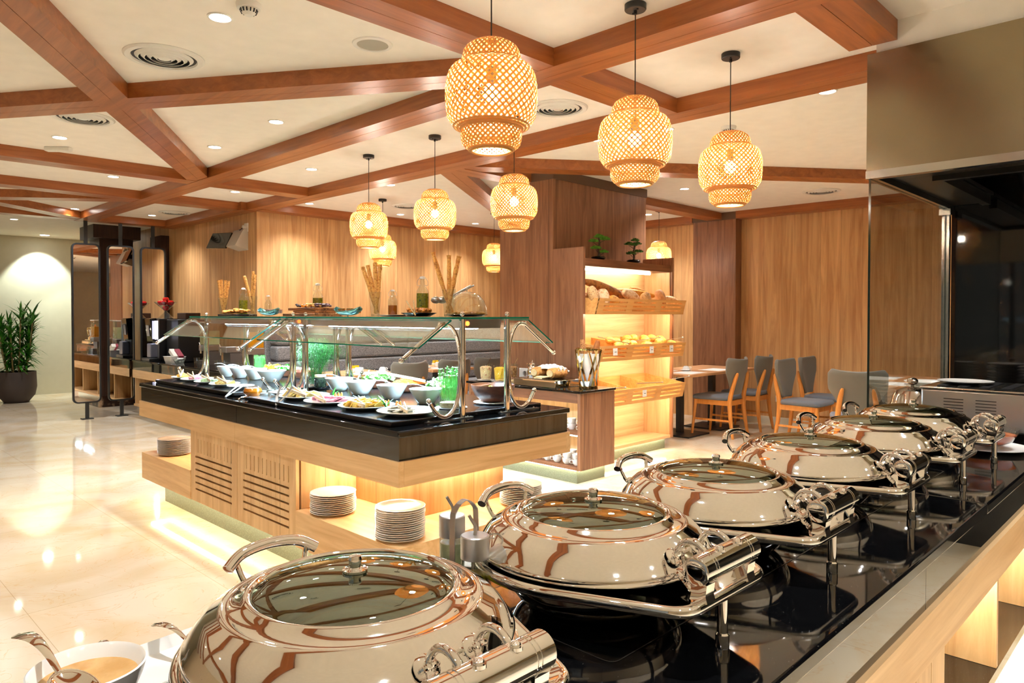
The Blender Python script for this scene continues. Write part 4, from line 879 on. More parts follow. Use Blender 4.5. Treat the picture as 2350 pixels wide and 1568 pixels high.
tag(g.obj('sugar_sachets', linen, loc=(3.55, 9.42, 0.79), smooth=False), 'heap of white sachets in the small glass bowl', 'sachets', kind='stuff')
tum = None
for k, y in enumerate((9.0, 8.85, 8.40, 8.3, 7.84)):
    if tum is None:
        g = G(); g.lathe([(0, 0.003), (0.03, 0.001), (0.036, 0.10)], n=24); tum = g.obj('drinking_glass', glassthin); o = tum
    else: o = tum.copy(); C.objects.link(o)
    o.location = (3.60 + 0.04 * (k % 2), y, 0.7905); tag(o, 'upturned clear glass on the coffee counter, ' + ['first right of the sachet bowl', 'second right of the sachet bowl', 'under the middle dispenser', 'just right of the middle dispenser', 'before the orange juice dispenser'][k], 'glass', 'clear glasses before the juice dispensers')

# monitor and socket on the oak corner
t = thing('tilted_monitor', 'black and silver screen tilted down on a wall bracket near the oak corner', 'monitor', (4.12, 8.95, 2.36))
g = G(); g.prism([(0.0, -0.13), (0.0, 0.13), (-0.06, 0.13), (-0.17, -0.08)], -0.0, 0.27, m=T4((4.119, 8.68, 2.37)) @ Matrix(((1, 0, 0, 0), (0, 0, 1, 0), (0, 1, 0, 0), (0, 0, 0, 1)))); g.obj('bracket', plain('silver_plastic', (196, 186, 172), 0.4), t, world=True, smooth=False)
g = G(); g.box(3.955, 3.98, 8.94, 9.40, 2.27, 2.49, rot=RY(0.42) @ RZ(0.12)); g.obj('screen', blkgloss, t, world=True, bevel=0.004)
g = G(); g.box(4.0, 4.1, 9.0, 9.1, 2.35, 2.42); g.obj('arm', blkmat, t, world=True, smooth=False)
t = thing('power_socket', 'white wall socket with plug above the tilted monitor', 'socket', (4.12, 8.72, 2.52)); g = G(); g.box(4.108, 4.1195, 8.67, 8.77, 2.47, 2.58); g.obj('plate', plastic, t, world=True, bevel=0.003)
g = G(); g.lathe([(0, 0), (0.026, 0), (0.022, 0.04), (0, 0.045)], m=T4((4.107, 8.72, 2.53), RY(-PI / 2)), n=16); g.obj('plug', plastic, t, world=True)
g = G(); g.tube(smoothpath([(4.07, 8.72, 2.52), (4.05, 8.76, 2.49), (4.07, 8.82, 2.50), (4.06, 8.79, 2.42), (4.03, 8.72, 2.33)], 5), 0.005, 8); g.obj('cable', blkmat, t, world=True)

# ------------------------------------------------------------------ side station with cups, bread and cereals
t = thing('side_station', 'walnut side counter with lit open shelves joining the bread shelf', 'side counter', (4.85, 4.4, 0))
g = G(); g.box(4.60, 5.095, 3.712, 5.12, 0.768, 0.79); g.obj('stone_top', graniteb, t, world=True, bevel=0.004)
g = G(); g.box(4.62, 4.64, 3.761, 5.07, 0.685, 0.767); g.obj('front_rail', walnut_y, t, world=True, smooth=False)
for y in (3.729, 5.071):
    g = G(); g.box(4.62, 5.095, y, y + 0.03, 0.122, 0.767); g.obj('end_panel', walnut, t, world=True, smooth=False)
g = G(); g.box(4.62, 5.095, 3.76, 5.07, 0.122, 0.147); g.obj('shelf_board', walnut_y, t, world=True, smooth=False)
g = G(); g.box(4.68, 5.06, 3.76, 5.07, 0.405, 0.427); g.obj('shelf_board', walnut_y, t, world=True, smooth=False)
g = G(); g.box(5.061, 5.095, 3.76, 5.07, 0.148, 0.767); g.obj('back_panel', oak_v, t, world=True, smooth=False)
g = G(); g.box(4.67, 5.05, 3.80, 5.05, 0, 0.12); g.obj('plinth', plinthm, t, world=True, smooth=False)
for a in ((4.645, 4.657, 3.78, 5.05, 0.745, 0.757), (4.69, 4.70, 3.78, 5.05, 0.394, 0.404)):
    g = G(); g.box(*a); g.obj('shelf_light', led_s, t, world=True, smooth=False)
for a in ((4.645, 4.655, 3.80, 5.05, 0.11, 0.121), (4.66, 5.05, 3.765, 3.775, 0.11, 0.121)):
    g = G(); g.box(*a); g.obj('kick_light', led_g, t, world=True, smooth=False)
def cup(x, y, z, lab):
    t = thing('cup', lab, 'cup', (x, y, z), random.uniform(0, 6), 'white cups on the side counter shelves')
    g = G(); g.lathe([(0, 0.003), (0.022, 0.0), (0.024, 0.004), (0.036, 0.018), (0.04, 0.052), (0.0385, 0.052), (0.034, 0.02), (0, 0.008)], n=28); g.obj('body', white, t)
    g = G(); g.tube(smoothpath([(0.037, 0, 0.042), (0.056, 0, 0.042), (0.056, 0, 0.02), (0.035, 0, 0.017)], 4), 0.003, 8); g.obj('handle', white, t); return t
c0 = None
for j, y in enumerate((3.83, 3.94, 4.05, 4.16, 4.27)):
    for k in range(2):
        lab = 'white cup on the lowest lit shelf, %s of the %s pair from the end' % ('upper' if k else 'lower', ['first', 'second', 'third', 'fourth', 'fifth'][j])
        if c0 is None: c0 = cup(4.70, y, 0.1475, lab)
        else: dup(c0, (4.70, y, 0.1475 + 0.047 * k), label=lab, rz=random.uniform(2, 4))
for j, (x, y) in enumerate(((4.78, 3.83), (4.80, 3.97))):
    for k in range(2): dup(c0, (x, y, 0.4275 + 0.047 * k), label='white cup on the middle lit shelf, %s cup of the pair %s' % ('upper' if k else 'lower', 'by the end panel' if j == 0 else 'further along'), rz=2.5)
for k in range(2): dup(c0, (4.82, 3.98, 0.1475 + 0.047 * k), label='white cup in the second row of the lowest lit shelf, %s one' % ('upper' if k else 'lower'), rz=2.5)
t = thing('bread_tray', 'mirror polished steel carving tray holding loaves of white bread', 'tray', (4.80, 4.30, 0.79))
g = G(); g.box(4.64, 5.0, 4.02, 4.52, 0.7905, 0.853); g.obj('body', chrome, t, world=True, bevel=0.003)
g = G(); g.box(4.655, 4.985, 4.035, 4.505, 0.8535, 0.858); g.obj('board', oldsilver, t, world=True, smooth=False)
crust = mottled('bread_crust', [(176, 108, 44), (214, 156, 84), (160, 92, 36)], 24, 0.7, bump=0.4)
crumb = mottled('bread_crumb', [(226, 196, 138), (240, 218, 170)], 90, 0.9, bump=0.3)
def loaf(name, label, pts, r, mat, cat='bread', group=None, sy=1.0):
    """loaf along a path with rounded tapering ends"""
    P = smoothpath(pts, 8); n = len(P); g = G(); rad = [r * (0.25 + 0.75 * min(1, math.sin(PI * (0.04 + 0.92 * i / (n - 1))) ** 0.55)) for i in range(n)]
    g.tube(P, rad, 14); o = g.obj(name, mat, angle=70); return tag(o, label, cat, group)
for k, (y, l) in enumerate(((4.36, 'left'), (4.17, 'right'))):
    t = thing('bread_loaf', 'cut white loaf under the napkin on the steel tray, %s one' % l, 'bread', (4.82, y, 0.858))
    g = G(); g.lathe([(0, 0), (0.038, 0.0), (0.052, 0.012), (0.056, 0.05), (0.056, 0.17), (0.04, 0.20), (0, 0.205)], m=T4((-0.08, 0, 0.048), RY(PI / 2)), n=24, sx=0.85); g.obj('crust', crust, t)
    g = G(); g.lathe([(0, 0), (0.036, 0.0), (0, 0.002)], m=T4((-0.083, 0, 0.048), RY(PI / 2)), n=24, sx=0.85); g.obj('cut_face', crumb, t)
for k in range(2):
    g = G(); g.box(-0.045, 0.045, -0.05, 0.05, 0, 0.011, rot=RZ(0.2 * k)); tag(g.obj('bread_slice', crumb, loc=(4.70, 4.24 - 0.02 * k, 0.8585 + 0.0115 * k), bevel=0.004), 'white bread slice before the loaves, %s one' % ('upper' if k else 'lower'), 'bread')
g = G(); N_ = 22
vs = [(0.30 * (i / N_ - 0.5) , 0.30 * (j / N_ - 0.5), 0.106 + 0.012 * math.sin(i * 0.9) * math.cos(j * 0.6) - 0.9 * (0.30 * (j / N_ - 0.5) - 0.0) ** 2 * 1.6 - 0.5 * max(0, abs(i / N_ - 0.5) - 0.25) ** 1.3 * 0.3) for i in range(N_ + 1) for j in range(N_ + 1)]
g.mesh(vs, [(i * (N_ + 1) + j, (i + 1) * (N_ + 1) + j, (i + 1) * (N_ + 1) + j + 1, i * (N_ + 1) + j + 1) for i in range(N_) for j in range(N_)])
o = g.obj('napkin', linen, loc=(4.87, 4.27, 0.858)); o.scale = (0.55, 1, 1); md = o.modifiers.new('t', 'SOLIDIFY'); md.thickness = 0.006; md.offset = 1; tag(o, 'white folded napkin draped over the loaves', 'napkin')
t = thing('power_socket', 'white socket plate low on the dark pillar behind the silver jug', 'socket', (5.1, 4.80, 0.86)); g = G(); g.box(5.088, 5.0995, 4.72, 4.88, 0.80, 0.90); g.obj('plate', plastic, t, world=True, bevel=0.003)
g = G(); g.lathe([(0, 0), (0.022, 0), (0.026, 0.002), (0.026, 0.004)], m=T4((5.087, 4.80, 0.85), RY(-PI / 2)), n=20); g.obj('socket_face', satin, t, world=True)
t = thing('silver_jug', 'small polished silver coffee pot beside the bread tray', 'jug', (4.98, 4.60, 0.79))
g = G(); g.lathe([(0, 0), (0.038, 0), (0.04, 0.01), (0.05, 0.06), (0.052, 0.10), (0.04, 0.135), (0.032, 0.15), (0.036, 0.165), (0.03, 0.178), (0.01, 0.186), (0.004, 0.195), (0.008, 0.204), (0, 0.21)], n=32); g.obj('body', chrome, t)
g = G(); g.tube(smoothpath([(0.03, -0.01, 0.16), (0.075, -0.03, 0.14), (0.075, -0.03, 0.07), (0.045, -0.015, 0.05)], 5), 0.005, 8); g.obj('handle', chrome, t)
g = G(); g.tube([(-0.03, 0.01, 0.155), (-0.055, 0.02, 0.172)], [0.012, 0.006], 10); g.obj('spout', chrome, t)
mat_c = [mottled('muesli', [(224, 184, 120), (240, 212, 156), (186, 84, 54)], 60, 0.8, bump=0.6), mottled('corn_flakes', [(236, 180, 20), (250, 206, 40)], 60, 0.7, bump=0.6), mottled('granola', [(120, 74, 36), (178, 120, 66), (214, 170, 110)], 60, 0.8, bump=0.6)]
for k, (x, y, l) in enumerate(((4.73, 4.98, 'muesli with red berries'), (4.735, 4.79, 'yellow corn flakes'), (4.90, 4.80, 'brown granola'))):
    t = thing('cereal_jar', 'clear glass jar for ' + l, 'jar', (x, y, 0.802), 0, 'cereal jars on the side counter')
    g = G(); g.lathe([(0, 0.004), (0.045, 0.002), (0.052, 0.02), (0.062, 0.15)], n=32); g.obj('glass_body', glassthin, t)
    g = G(); g.lathe([(0, 0.006), (0.043, 0.006), (0.050, 0.02), (0.059, 0.118), (0.04, 0.128), (0, 0.132)], (x, y, 0.802), n=32); tag(g.obj('cereal', mat_c[k]), l + ' filling its glass jar', 'cereal', kind='stuff')
    spoon('cereal_spoon', 'spoon handle standing in the jar of ' + l, (x, y, 0.88), (x + 0.02, y - 0.05 - 0.01 * k, 1.015), 0.7, bowl=False, mat=gold)
    g = G(); g.lathe([(0, 0.003), (0.04, 0.0), (0.085, 0.008), (0.086, 0.011), (0.05, 0.006), (0, 0.007)], n=36); tag(g.obj('saucer', white, loc=(x, y, 0.7905)), 'white saucer under the jar of ' + l, 'saucer', 'saucers under the cereal jars')
g = G(); g.lathe([(0, 0.003), (0.05, 0.0), (0.085, 0.010), (0.05, 0.006), (0, 0.007)], n=36); tag(g.obj('nut_plate', white, loc=(4.72, 4.615, 0.7905)), 'white plate of broken crackers left of the bread tray', 'plate')
g = G()
for k in range(10): g.box(-0.02, 0.02, -0.015, 0.015, 0, 0.008, rot=RZ(k) @ RX(0.3), c=(0, 0, 0)); [v.co.__iadd__(Vector((random.uniform(-1, 1) * 0.04, random.uniform(-1, 1) * 0.04, 0.012 + 0.003 * (k % 4)))) for v in list(g.b.verts)[-8:]]
tag(g.obj('crackers', crumb, loc=(4.72, 4.615, 0.792), smooth=False), 'broken pale crackers on the white plate', 'crackers', kind='stuff')
t = thing('baguette_holder', 'tall gold mirrored lattice vase holding two seeded baguettes', 'vase', (4.90, 3.865, 0.79))
g = G(); bars = []
for k in range(12):
    a = 2 * PI * k / 12
    for s_ in (1, -1):
        p = lambda u, a=a, s_=s_: ((0.078 + 0.032 * u) * math.cos(a + s_ * 0.9 * u), (0.078 + 0.032 * u) * math.sin(a + s_ * 0.9 * u), 0.01 + 0.32 * u)
        if (k * 2 + (s_ > 0)) % 3 != 1: 
            for i in range(6): g.bar(p(i / 6), Vector(p((i + 1.1) / 6)), 0.016, 0.003, up=(math.cos(a), math.sin(a), 0.001))
g.obj('lattice', gold, t, smooth=False)
g = G(); g.lathe([(0.110, 0.326), (0.113, 0.328), (0.113, 0.343), (0.110, 0.345)], n=40); g.obj('rim', gold, t)
g = G(); g.lathe([(0, 0.001), (0.082, 0.001), (0.084, 0.016), (0, 0.016)], n=40); g.obj('base', gold, t)
g = G(); g.lathe([(0.05, 0.02), (0.068, 0.05), (0.085, 0.16), (0.098, 0.25), (0.103, 0.30)], (0, 0, 0), n=40, mod=lambda a, k: 1 + 0.06 * math.sin(5 * a + k) + 0.03 * math.sin(11 * a)); g.obj('paper_lining', linen, t)
loaf('baguette', 'dark seeded baguette standing left in the gold lattice vase', [(4.90, 3.88, 0.82), (4.89, 3.90, 1.0), (4.88, 3.92, 1.21)], 0.030, mottled('seeded_crust', [(140, 78, 36), (196, 140, 84), (120, 62, 28)], 70, 0.7, bump=0.5), group='baguettes in the gold vase')
loaf('baguette', 'glossy brown baguette leaning right in the gold lattice vase', [(4.92, 3.86, 0.82), (4.94, 3.84, 1.0), (4.965, 3.815, 1.20)], 0.034, mottled('glossy_crust', [(150, 84, 40), (184, 116, 64)], 20, 0.35, bump=0.3), group='baguettes in the gold vase')

# ------------------------------------------------------------------ bread shelf
t = thing('bread_shelf', 'tall walnut bread shelf with lit back against the dark pillar', 'shelf unit', (5.87, 4.27, 0))
g = G(); g.box(5.10, 5.13, 4.085, 4.450, 0.121, 2.045); g.obj('side_panel', walnut, t, world=True, smooth=False)
g = G(); g.box(6.60, 6.63, 4.085, 4.450, 0.121, 2.03); g.obj('side_panel', walnut, t, world=True, smooth=False)
g = G(); g.box(5.131, 6.599, 4.10, 4.435, 1.875, 1.945); g.obj('top_board', walnut_x, t, world=True, smooth=False)
g = G(); g.box(5.131, 6.599, 4.425, 4.450, 1.946, 1.99); g.obj('back_upstand', walnut_x, t, world=True, smooth=False)
g = G(); g.box(5.131, 6.599, 4.10, 4.435, 0.121, 0.150); g.obj('bottom_board', shelfwood, t, world=True, smooth=False)
g = G(); g.box(5.131, 6.599, 4.430, 4.444, 0.151, 1.874); g.obj('back_panel', shelfwood, t, world=True, smooth=False)
g = G(); g.box(6.590, 6.599, 4.11, 4.429, 0.151, 1.874); g.obj('inner_lining', shelfwood_v, t, world=True, smooth=False)
g = G(); g.box(5.15, 6.60, 4.17, 4.43, 0, 0.12); g.obj('plinth', plinthm, t, world=True, smooth=False)
g = G(); g.tube([(5.15, 4.30, 1.862), (6.50, 4.30, 1.862)], 0.011, 10); g.obj('light_tube', led_s, t, world=True)
for z in (1.4385, 1.0035, 0.5785):
    g = G(); g.tube([(5.16, 4.0, z), (6.56, 4.0, z)], 0.0055, 8); g.obj('light_tube', led_u, t, world=True)
g = G(); g.box(5.17, 6.58, 4.14, 4.15, 0.109, 0.120); g.obj('kick_light', led_g, t, world=True, smooth=False)
def basket(zf0, zf1, zb0, zb1, lab, tags):
    t = thing('bread_basket', lab, 'bread basket', (5.87, 4.1, zf0), 0, 'slatted oak bread baskets'); x0, x1, yb = 5.135, 6.618, 4.42; yt, yl = 3.925, 3.965
    d = Vector((0, yt - yl, zf1 - zf0)); pt = lambda u: (yl + (yt - yl) * u, zf0 + (zf1 - zf0) * u)
    g = G()
    for a, b in ((0, 0.20), (0.30, 0.46), (0.56, 0.72), (0.82, 1.0)):
        (ya, za), (yb_, zb_) = pt(a), pt(b); g.mesh([(x, y + dy, z) for x in (x0, x1) for (y, z) in ((ya, za), (yb_, zb_)) for dy in (0, 0.012)], [(0, 2, 6, 4), (1, 5, 7, 3), (0, 1, 3, 2), (4, 6, 7, 5), (2, 3, 7, 6), (0, 4, 5, 1)])
    W = x1 - x0
    for a, b in ((0, 0.06), (0.30, 0.37), (0.63, 0.70), (0.955, 1.0)):
        (ya, za), (yb_, zb_) = pt(0.02), pt(0.99); xa, xb = x0 + W * a, x0 + W * b; g.mesh([(x, y + dy, z) for x in (xa, xb) for (y, z) in ((ya, za), (yb_, zb_)) for dy in (0.0005, 0.0115)], [(0, 2, 6, 4), (1, 5, 7, 3), (0, 1, 3, 2), (4, 6, 7, 5), (2, 3, 7, 6), (0, 4, 5, 1)])
    g.obj('slatted_front', basketwood, t, world=True, smooth=False)
    YZ = Matrix(((0, 0, 1, 0), (1, 0, 0, 0), (0, 1, 0, 0), (0, 0, 0, 1)))
    for xa, xb, nm in ((x0 - 0.0, x0 + 0.012, 'side'), (5.63, 5.64, 'divider'), (6.12, 6.13, 'divider'), (6.575, 6.587, 'side')):
        g = G(); g.prism([(yl + 0.013, zf0), (yt + 0.013, zf1), (yb, zb1), (yb, zb0)], xa, xb, m=YZ); g.obj(nm, basketwood, t, world=True, smooth=False)
    g = G(); g.prism([(yl + 0.013, zf0 + 0.016), (yb, zb0 + 0.016), (yb, zb0 + 0.024), (yl + 0.013, zf0 + 0.024)], x0 + 0.013, 6.574, m=YZ); g.obj('bottom', basketwood, t, world=True, smooth=False)
    g = G(); g.box(x0 + 0.013, 6.574, yb - 0.012, yb - 0.0005, zb0 + 0.025, zb1); g.obj('back', basketwood, t, world=True, smooth=False)
    for x in tags:
        g = G(); y, z = pt(0.62); g.box(x - 0.033, x + 0.033, y - 0.012, y - 0.009, z - 0.035, z + 0.03); tg = g.obj('price_tag', linen, t, world=True, smooth=False)
        g = G(); g.box(x - 0.012, x + 0.018, y - 0.0135, y - 0.0122, z - 0.006, z - 0.001); g.obj('printed_line', blkmat, tg, smooth=False)
basket(1.430, 1.575, 1.44, 1.60, 'top slatted oak basket filled with large loaves', ())
basket(0.995, 1.140, 1.03, 1.20, 'middle slatted oak basket filled with golden rolls and tongs', (5.38, 5.98, 6.34))
basket(0.570, 0.722, 0.61, 0.795, 'lowest slatted oak basket, nearly empty compartments', (5.86,))
seeded = mottled('seed_crust', [(170, 112, 60), (226, 184, 130), (130, 84, 44)], 90, 0.8, bump=0.5)
pale = mottled('floured_crust', [(206, 142, 80), (240, 206, 160), (190, 124, 66)], 22, 0.7, bump=0.2)
darkc = mottled('dark_crust', [(110, 62, 26), (176, 112, 50), (96, 52, 22)], 18, 0.5, bump=0.3)
golden = mottled('golden_crust', [(214, 146, 52), (240, 186, 90), (196, 122, 40)], 30, 0.5, bump=0.2)
gb = 'loaves in the top bread basket'
loaf('bread_loaf', 'long dark baguette lying diagonally across the top basket', [(5.19, 4.14, 1.735), (5.40, 4.14, 1.70), (5.64, 4.13, 1.64), (5.84, 4.11, 1.575)], 0.046, darkc, group=gb)
loaf('bread_loaf', 'flat seeded loaf standing at the left end of the top basket', [(5.14, 4.04, 1.68), (5.17, 4.02, 1.60), (5.20, 4.01, 1.49)], 0.050, seeded, group=gb)
loaf('bread_loaf', 'round pale scored loaf standing second from left in the top basket', [(5.33, 4.05, 1.66), (5.325, 4.03, 1.58), (5.32, 4.01, 1.49)], 0.062, pale, group=gb)
loaf('bread_loaf', 'small dark loaf tucked low at the far left of the top basket', [(5.15, 4.13, 1.60), (5.20, 4.10, 1.59), (5.24, 4.06, 1.58)], 0.04, darkc, group=gb)
loaf('bread_loaf', 'long pale baguette lying along the back of the top basket', [(5.72, 4.24, 1.655), (6.07, 4.24, 1.65), (6.45, 4.22, 1.625)], 0.040, golden, group=gb)
loaf('bread_loaf', 'pale scored loaf lying in the middle of the top basket', [(5.68, 4.06, 1.645), (5.77, 4.03, 1.61), (5.86, 4.01, 1.56)], 0.052, pale, group=gb)
loaf('bread_loaf', 'small round seeded loaf right of centre in the top basket', [(6.015, 4.05, 1.635), (6.015, 4.03, 1.60), (6.015, 4.01, 1.52)], 0.055, seeded, group=gb)
loaf('bread_loaf', 'thin crusty baguette propped against the back right of the shelf', [(6.12, 4.28, 1.70), (6.29, 4.28, 1.68), (6.50, 4.26, 1.63)], 0.024, seeded, group=gb)
loaf('bread_loaf', 'brown loaf standing upright near the right end of the top basket', [(6.29, 4.06, 1.675), (6.29, 4.03, 1.60), (6.29, 4.01, 1.49)], 0.052, mottled('brown_crust', [(168, 102, 52), (216, 160, 104)], 30, 0.6, bump=0.3), group=gb)
loaf('bread_loaf', 'flat pale loaf lying at the right end of the top basket', [(6.35, 4.02, 1.60), (6.47, 4.00, 1.58), (6.55, 3.99, 1.55)], 0.034, pale, group=gb)
loaf('bread_loaf', 'orange crusted loaf low between the second loaf and the dark baguette', [(5.42, 4.02, 1.58), (5.47, 4.01, 1.56), (5.52, 4.0, 1.53)], 0.045, golden, group=gb)
roll = None
places = ['far left back', 'left back', 'left of the first tongs', 'beneath the crossing tongs', 'mid back left', 'mid back centre', 'mid back right', 'front centre', 'right back, first', 'right back, second', 'right middle', 'right beside the last tongs', 'farthest right, darkest', 'front right', 'front left', 'front left second', 'front below the middle tongs']
for k, (x, y, z) in enumerate([(5.583, 4.14, 1.175), (5.668, 4.14, 1.165), (5.736, 4.06, 1.15), (5.837, 4.05, 1.14), (5.939, 4.2, 1.185), (6.056, 4.2, 1.19), (6.18, 4.14, 1.16), (6.03, 4.02, 1.12), (6.25, 4.2, 1.18), (6.359, 4.18, 1.18), (6.325, 4.06, 1.14), (6.42, 4.10, 1.15), (6.50, 4.18, 1.165), (6.51, 4.04, 1.12), (5.56, 4.02, 1.13), (5.66, 4.02, 1.11), (6.22, 4.02, 1.10)]):
    if roll is None:
        g = G(); g.blob((0, 0, 0), 0.048, 1.15, 1, 0.82, 16, 10, rough=0.03); roll = g.obj('bread_roll', golden); o = roll
    else: o = roll.copy(); C.objects.link(o)
    o.location = (x, y, z); o.rotation_euler = (random.uniform(-0.3, 0.3), random.uniform(-0.3, 0.3), random.uniform(0, 3)); s_ = random.uniform(0.9, 1.1); o.scale = (s_, s_, s_)
    tag(o, 'golden bread roll in the middle basket, ' + places[k], 'bread roll', 'golden rolls in the middle basket')
o = None
for k, (x, y, z) in enumerate(((6.18, 4.12, 0.69), (6.25, 4.16, 0.70), (6.31, 4.10, 0.675), (6.24, 4.05, 0.665))):
    if o is None:
        g = G(); g.tube(smoothpath([(-0.04, -0.01, 0), (-0.02, 0.012, 0.006), (0.02, 0.012, 0.006), (0.04, -0.01, 0)], 4), [0.006 + 0.016 * math.sin(PI * i / 12) for i in range(13)], 10); cr0 = g.obj('croissant', golden, angle=80); o = cr0
    else: o = cr0.copy(); C.objects.link(o)
    o.location = (x, y, z); o.rotation_euler = (0, 0, k * 1.3); tag(o, 'small croissant in the lowest basket, ' + ['left one', 'rear one', 'right one', 'front one'][k], 'croissant', 'small croissants in the lowest basket')
def tongs(label, p, q, mat=None, w_=0.016, open_=0.10, th=0.002, group=None, name='serving_tongs', cat='tongs', up=0):
    """two springy arms joined at q, tips at p"""
    mat = mat or satin; p, q = Vector(p), Vector(q); t = thing(name, label, cat, q, 0, group); d = (p - q); L = d.length; d.normalize(); a = d.cross(Vector((0, 0, 1))).normalized()
    if up: a = a.cross(d)
    for s_ in (-1, 1):
        e = d * L + a * s_ * open_ * L * 0.5; m_ = d * L * 0.5 + a * s_ * open_ * L * 0.38
        g = G(); pts = [Vector((0, 0, 0)), m_, e]; pts = smoothpath(pts, 4)
        for i in range(len(pts) - 1): g.bar(pts[i], pts[i + 1] + (pts[i + 1] - pts[i]) * 0.04, th, w_, up=a) if False else g.bar(pts[i], pts[i + 1] + (pts[i + 1] - pts[i]) * 0.04, w_ if not up else w_, th if abs(a.z) > 0.5 else w_ * 0.35, up=(0, 0, 1) if abs(a.z) < 0.9 else (0, 1, 0))
        g.obj('arm', mat, t, smooth=False)
    g = G(); g.blob((0, 0, 0), w_ * 0.55, n=10, k=6); g.obj('joint', mat, t); return t
gt = 'steel tongs on the bread baskets'
tongs('steel tongs lying across the left part of the middle basket', (5.42, 4.16, 1.215), (5.62, 3.95, 1.155), group=gt)
tongs('steel tongs leaning over the centre of the middle basket', (5.90, 4.08, 1.165), (6.05, 3.88, 1.205), group=gt)
tongs('steel tongs sticking out at the right end of the middle basket', (6.45, 4.05, 1.165), (6.44, 3.86, 1.195), group=gt)
tongs('steel tongs on the left edge of the lowest basket', (5.33, 4.0, 0.745), (5.50, 3.90, 0.745), group=gt)
tongs('steel tongs over the centre of the lowest basket', (5.92, 4.06, 0.745), (6.13, 3.90, 0.755), group=gt)
tongs('steel tongs standing out at the right end of the lowest basket', (6.50, 4.02, 0.755), (6.57, 3.86, 0.79), group=gt)
def bonsai(x, y, s_, lab, col, pads):
    t = thing('bonsai', lab, 'bonsai', (x, y, 1.946)); leafm = col
    g = G(); g.lathe([(0, 0.001), (0.05, 0.001), (0.065, 0.012), (0.07, 0.025), (0.06, 0.034), (0, 0.036)], n=28); g.obj('pot', blkgloss, t)
    tk = G(); tk.tube(smoothpath([(0, 0, 0.03), (0.012, 0, 0.07), (-0.006, 0, 0.11), (0.02, 0, 0.16), (0.01, 0, 0.20)], 4), [0.013, 0.012, 0.011, 0.0105, 0.010, 0.0095, 0.009, 0.009, 0.0085, 0.008, 0.008, 0.0075, 0.007, 0.006, 0.006, 0.005, 0.004], 8)
    fl = G()
    for (px, pz, r) in pads:
        py = random.uniform(-0.02, 0.02); tk.tube([(0.006, 0, pz - 0.04), (px * 0.6, py * 0.6, pz - 0.018), (px, py, pz - 0.008)], 0.003, 6)
        for k in range(int(420 * r / 0.05)):
            a = random.uniform(0, 2 * PI); q = r * math.sqrt(random.random()); c = Vector((px + q * math.cos(a) * 1.25, py + q * math.sin(a), pz + 0.024 * (1 - (q / r) ** 2) * random.random()))
            fl.leaf(c, (random.uniform(-1, 1), random.uniform(-1, 1), random.uniform(0.2, 1.2)), 0.019, 0.0050, 0.2, n=2)
    tk.obj('trunk', plain('bonsai_bark', (78, 62, 44), 0.8), t); fl.obj('foliage', leafm, t)
bonsai(5.46, 4.19, 1, 'bright green bonsai tree in a black pot, left on the bread shelf', mottled('pine_bright', [(76, 150, 34), (140, 206, 70)], 30, 0.6), ((-0.075, 0.17, 0.04), (0.0, 0.215, 0.045), (0.075, 0.20, 0.045), (-0.055, 0.105, 0.045), (0.055, 0.075, 0.04), (0.03, 0.225, 0.03)))
bonsai(6.04, 4.19, 1, 'darker green bonsai tree in a black pot, right on the bread shelf', mottled('pine_dark', [(50, 92, 26), (92, 136, 50)], 30, 0.7), ((0.01, 0.225, 0.035), (-0.05, 0.185, 0.04), (0.055, 0.195, 0.038), (-0.045, 0.09, 0.045), (0.06, 0.115, 0.04), (0.0, 0.18, 0.03)))

# ------------------------------------------------------------------ sofa, tables, chairs
t = thing('banquette_sofa', 'long grey tweed banquette with horizontal channels along the oak wall', 'sofa', (6.6, 8.2, 0))
for k in range(4):
    g = G(); z0 = 0.46 + 0.195 * k; g.box(4.25, 6.28, 8.22, 8.40, z0, z0 + 0.19); g.obj('back_cushion', sofafab, t, world=True, bevel=0.03)
    g = G(); g.box(6.285, 9.0, 8.22, 8.40, z0, z0 + 0.19); g.obj('back_cushion', sofafab, t, world=True, bevel=0.03)
g = G(); g.box(4.20, 9.0, 8.405, 8.449, 0.0, 1.26); g.obj('back_frame', sofafab, t, world=True, bevel=0.01)
g = G(); g.box(4.25, 9.0, 7.72, 8.22, 0.30, 0.455); g.obj('seat_cushion', sofafab, t, world=True, bevel=0.03)
g = G(); g.box(4.25, 9.0, 7.76, 8.40, 0.0, 0.295); g.obj('base', darkcol, t, world=True, smooth=False)
tabtop = wood('table_oak', (190, 132, 86), (222, 170, 120), 'x', scale=1.6)
def table(x0, x1, y0, y1, lab, grp):
    t = thing('dining_table', lab, 'table', ((x0 + x1) / 2, (y0 + y1) / 2, 0), 0, grp); cx, cy_ = (x0 + x1) / 2, (y0 + y1) / 2
    g = G(); g.box(x0, x1, y0, y1, 0.72, 0.75); g.obj('tabletop', tabtop, t, world=True, bevel=0.003)
    for xx in ((cx - 0.38, cx + 0.38) if x1 - x0 > 1.1 else (cx,)):
        g = G(); g.box(xx - 0.035, xx + 0.035, cy_ - 0.035, cy_ + 0.035, 0.02, 0.7195); g.obj('column', blk, t, world=True, smooth=False)
        g = G(); g.box(xx - 0.24, xx + 0.24, cy_ - 0.26, cy_ + 0.26, 0.0005, 0.0195); g.obj('foot_plate', blk, t, world=True, bevel=0.004)
table(7.08, 8.72, 4.16, 4.92, 'oak topped dining table right of the bread shelf', 'oak dining tables')
table(7.35, 8.75, 1.95, 2.72, 'oak topped dining table partly seen through the kitchen glass', 'oak dining tables')
table(4.35, 5.05, 6.78, 7.50, 'oak topped table before the banquette, left one', 'oak dining tables')
table(5.55, 6.25, 6.78, 7.50, 'oak topped table before the banquette, right one', 'oak dining tables')
table(-1.75, -0.95, 1.8, 3.5, 'oak dining table left of the picture, nearer one', 'oak dining tables')
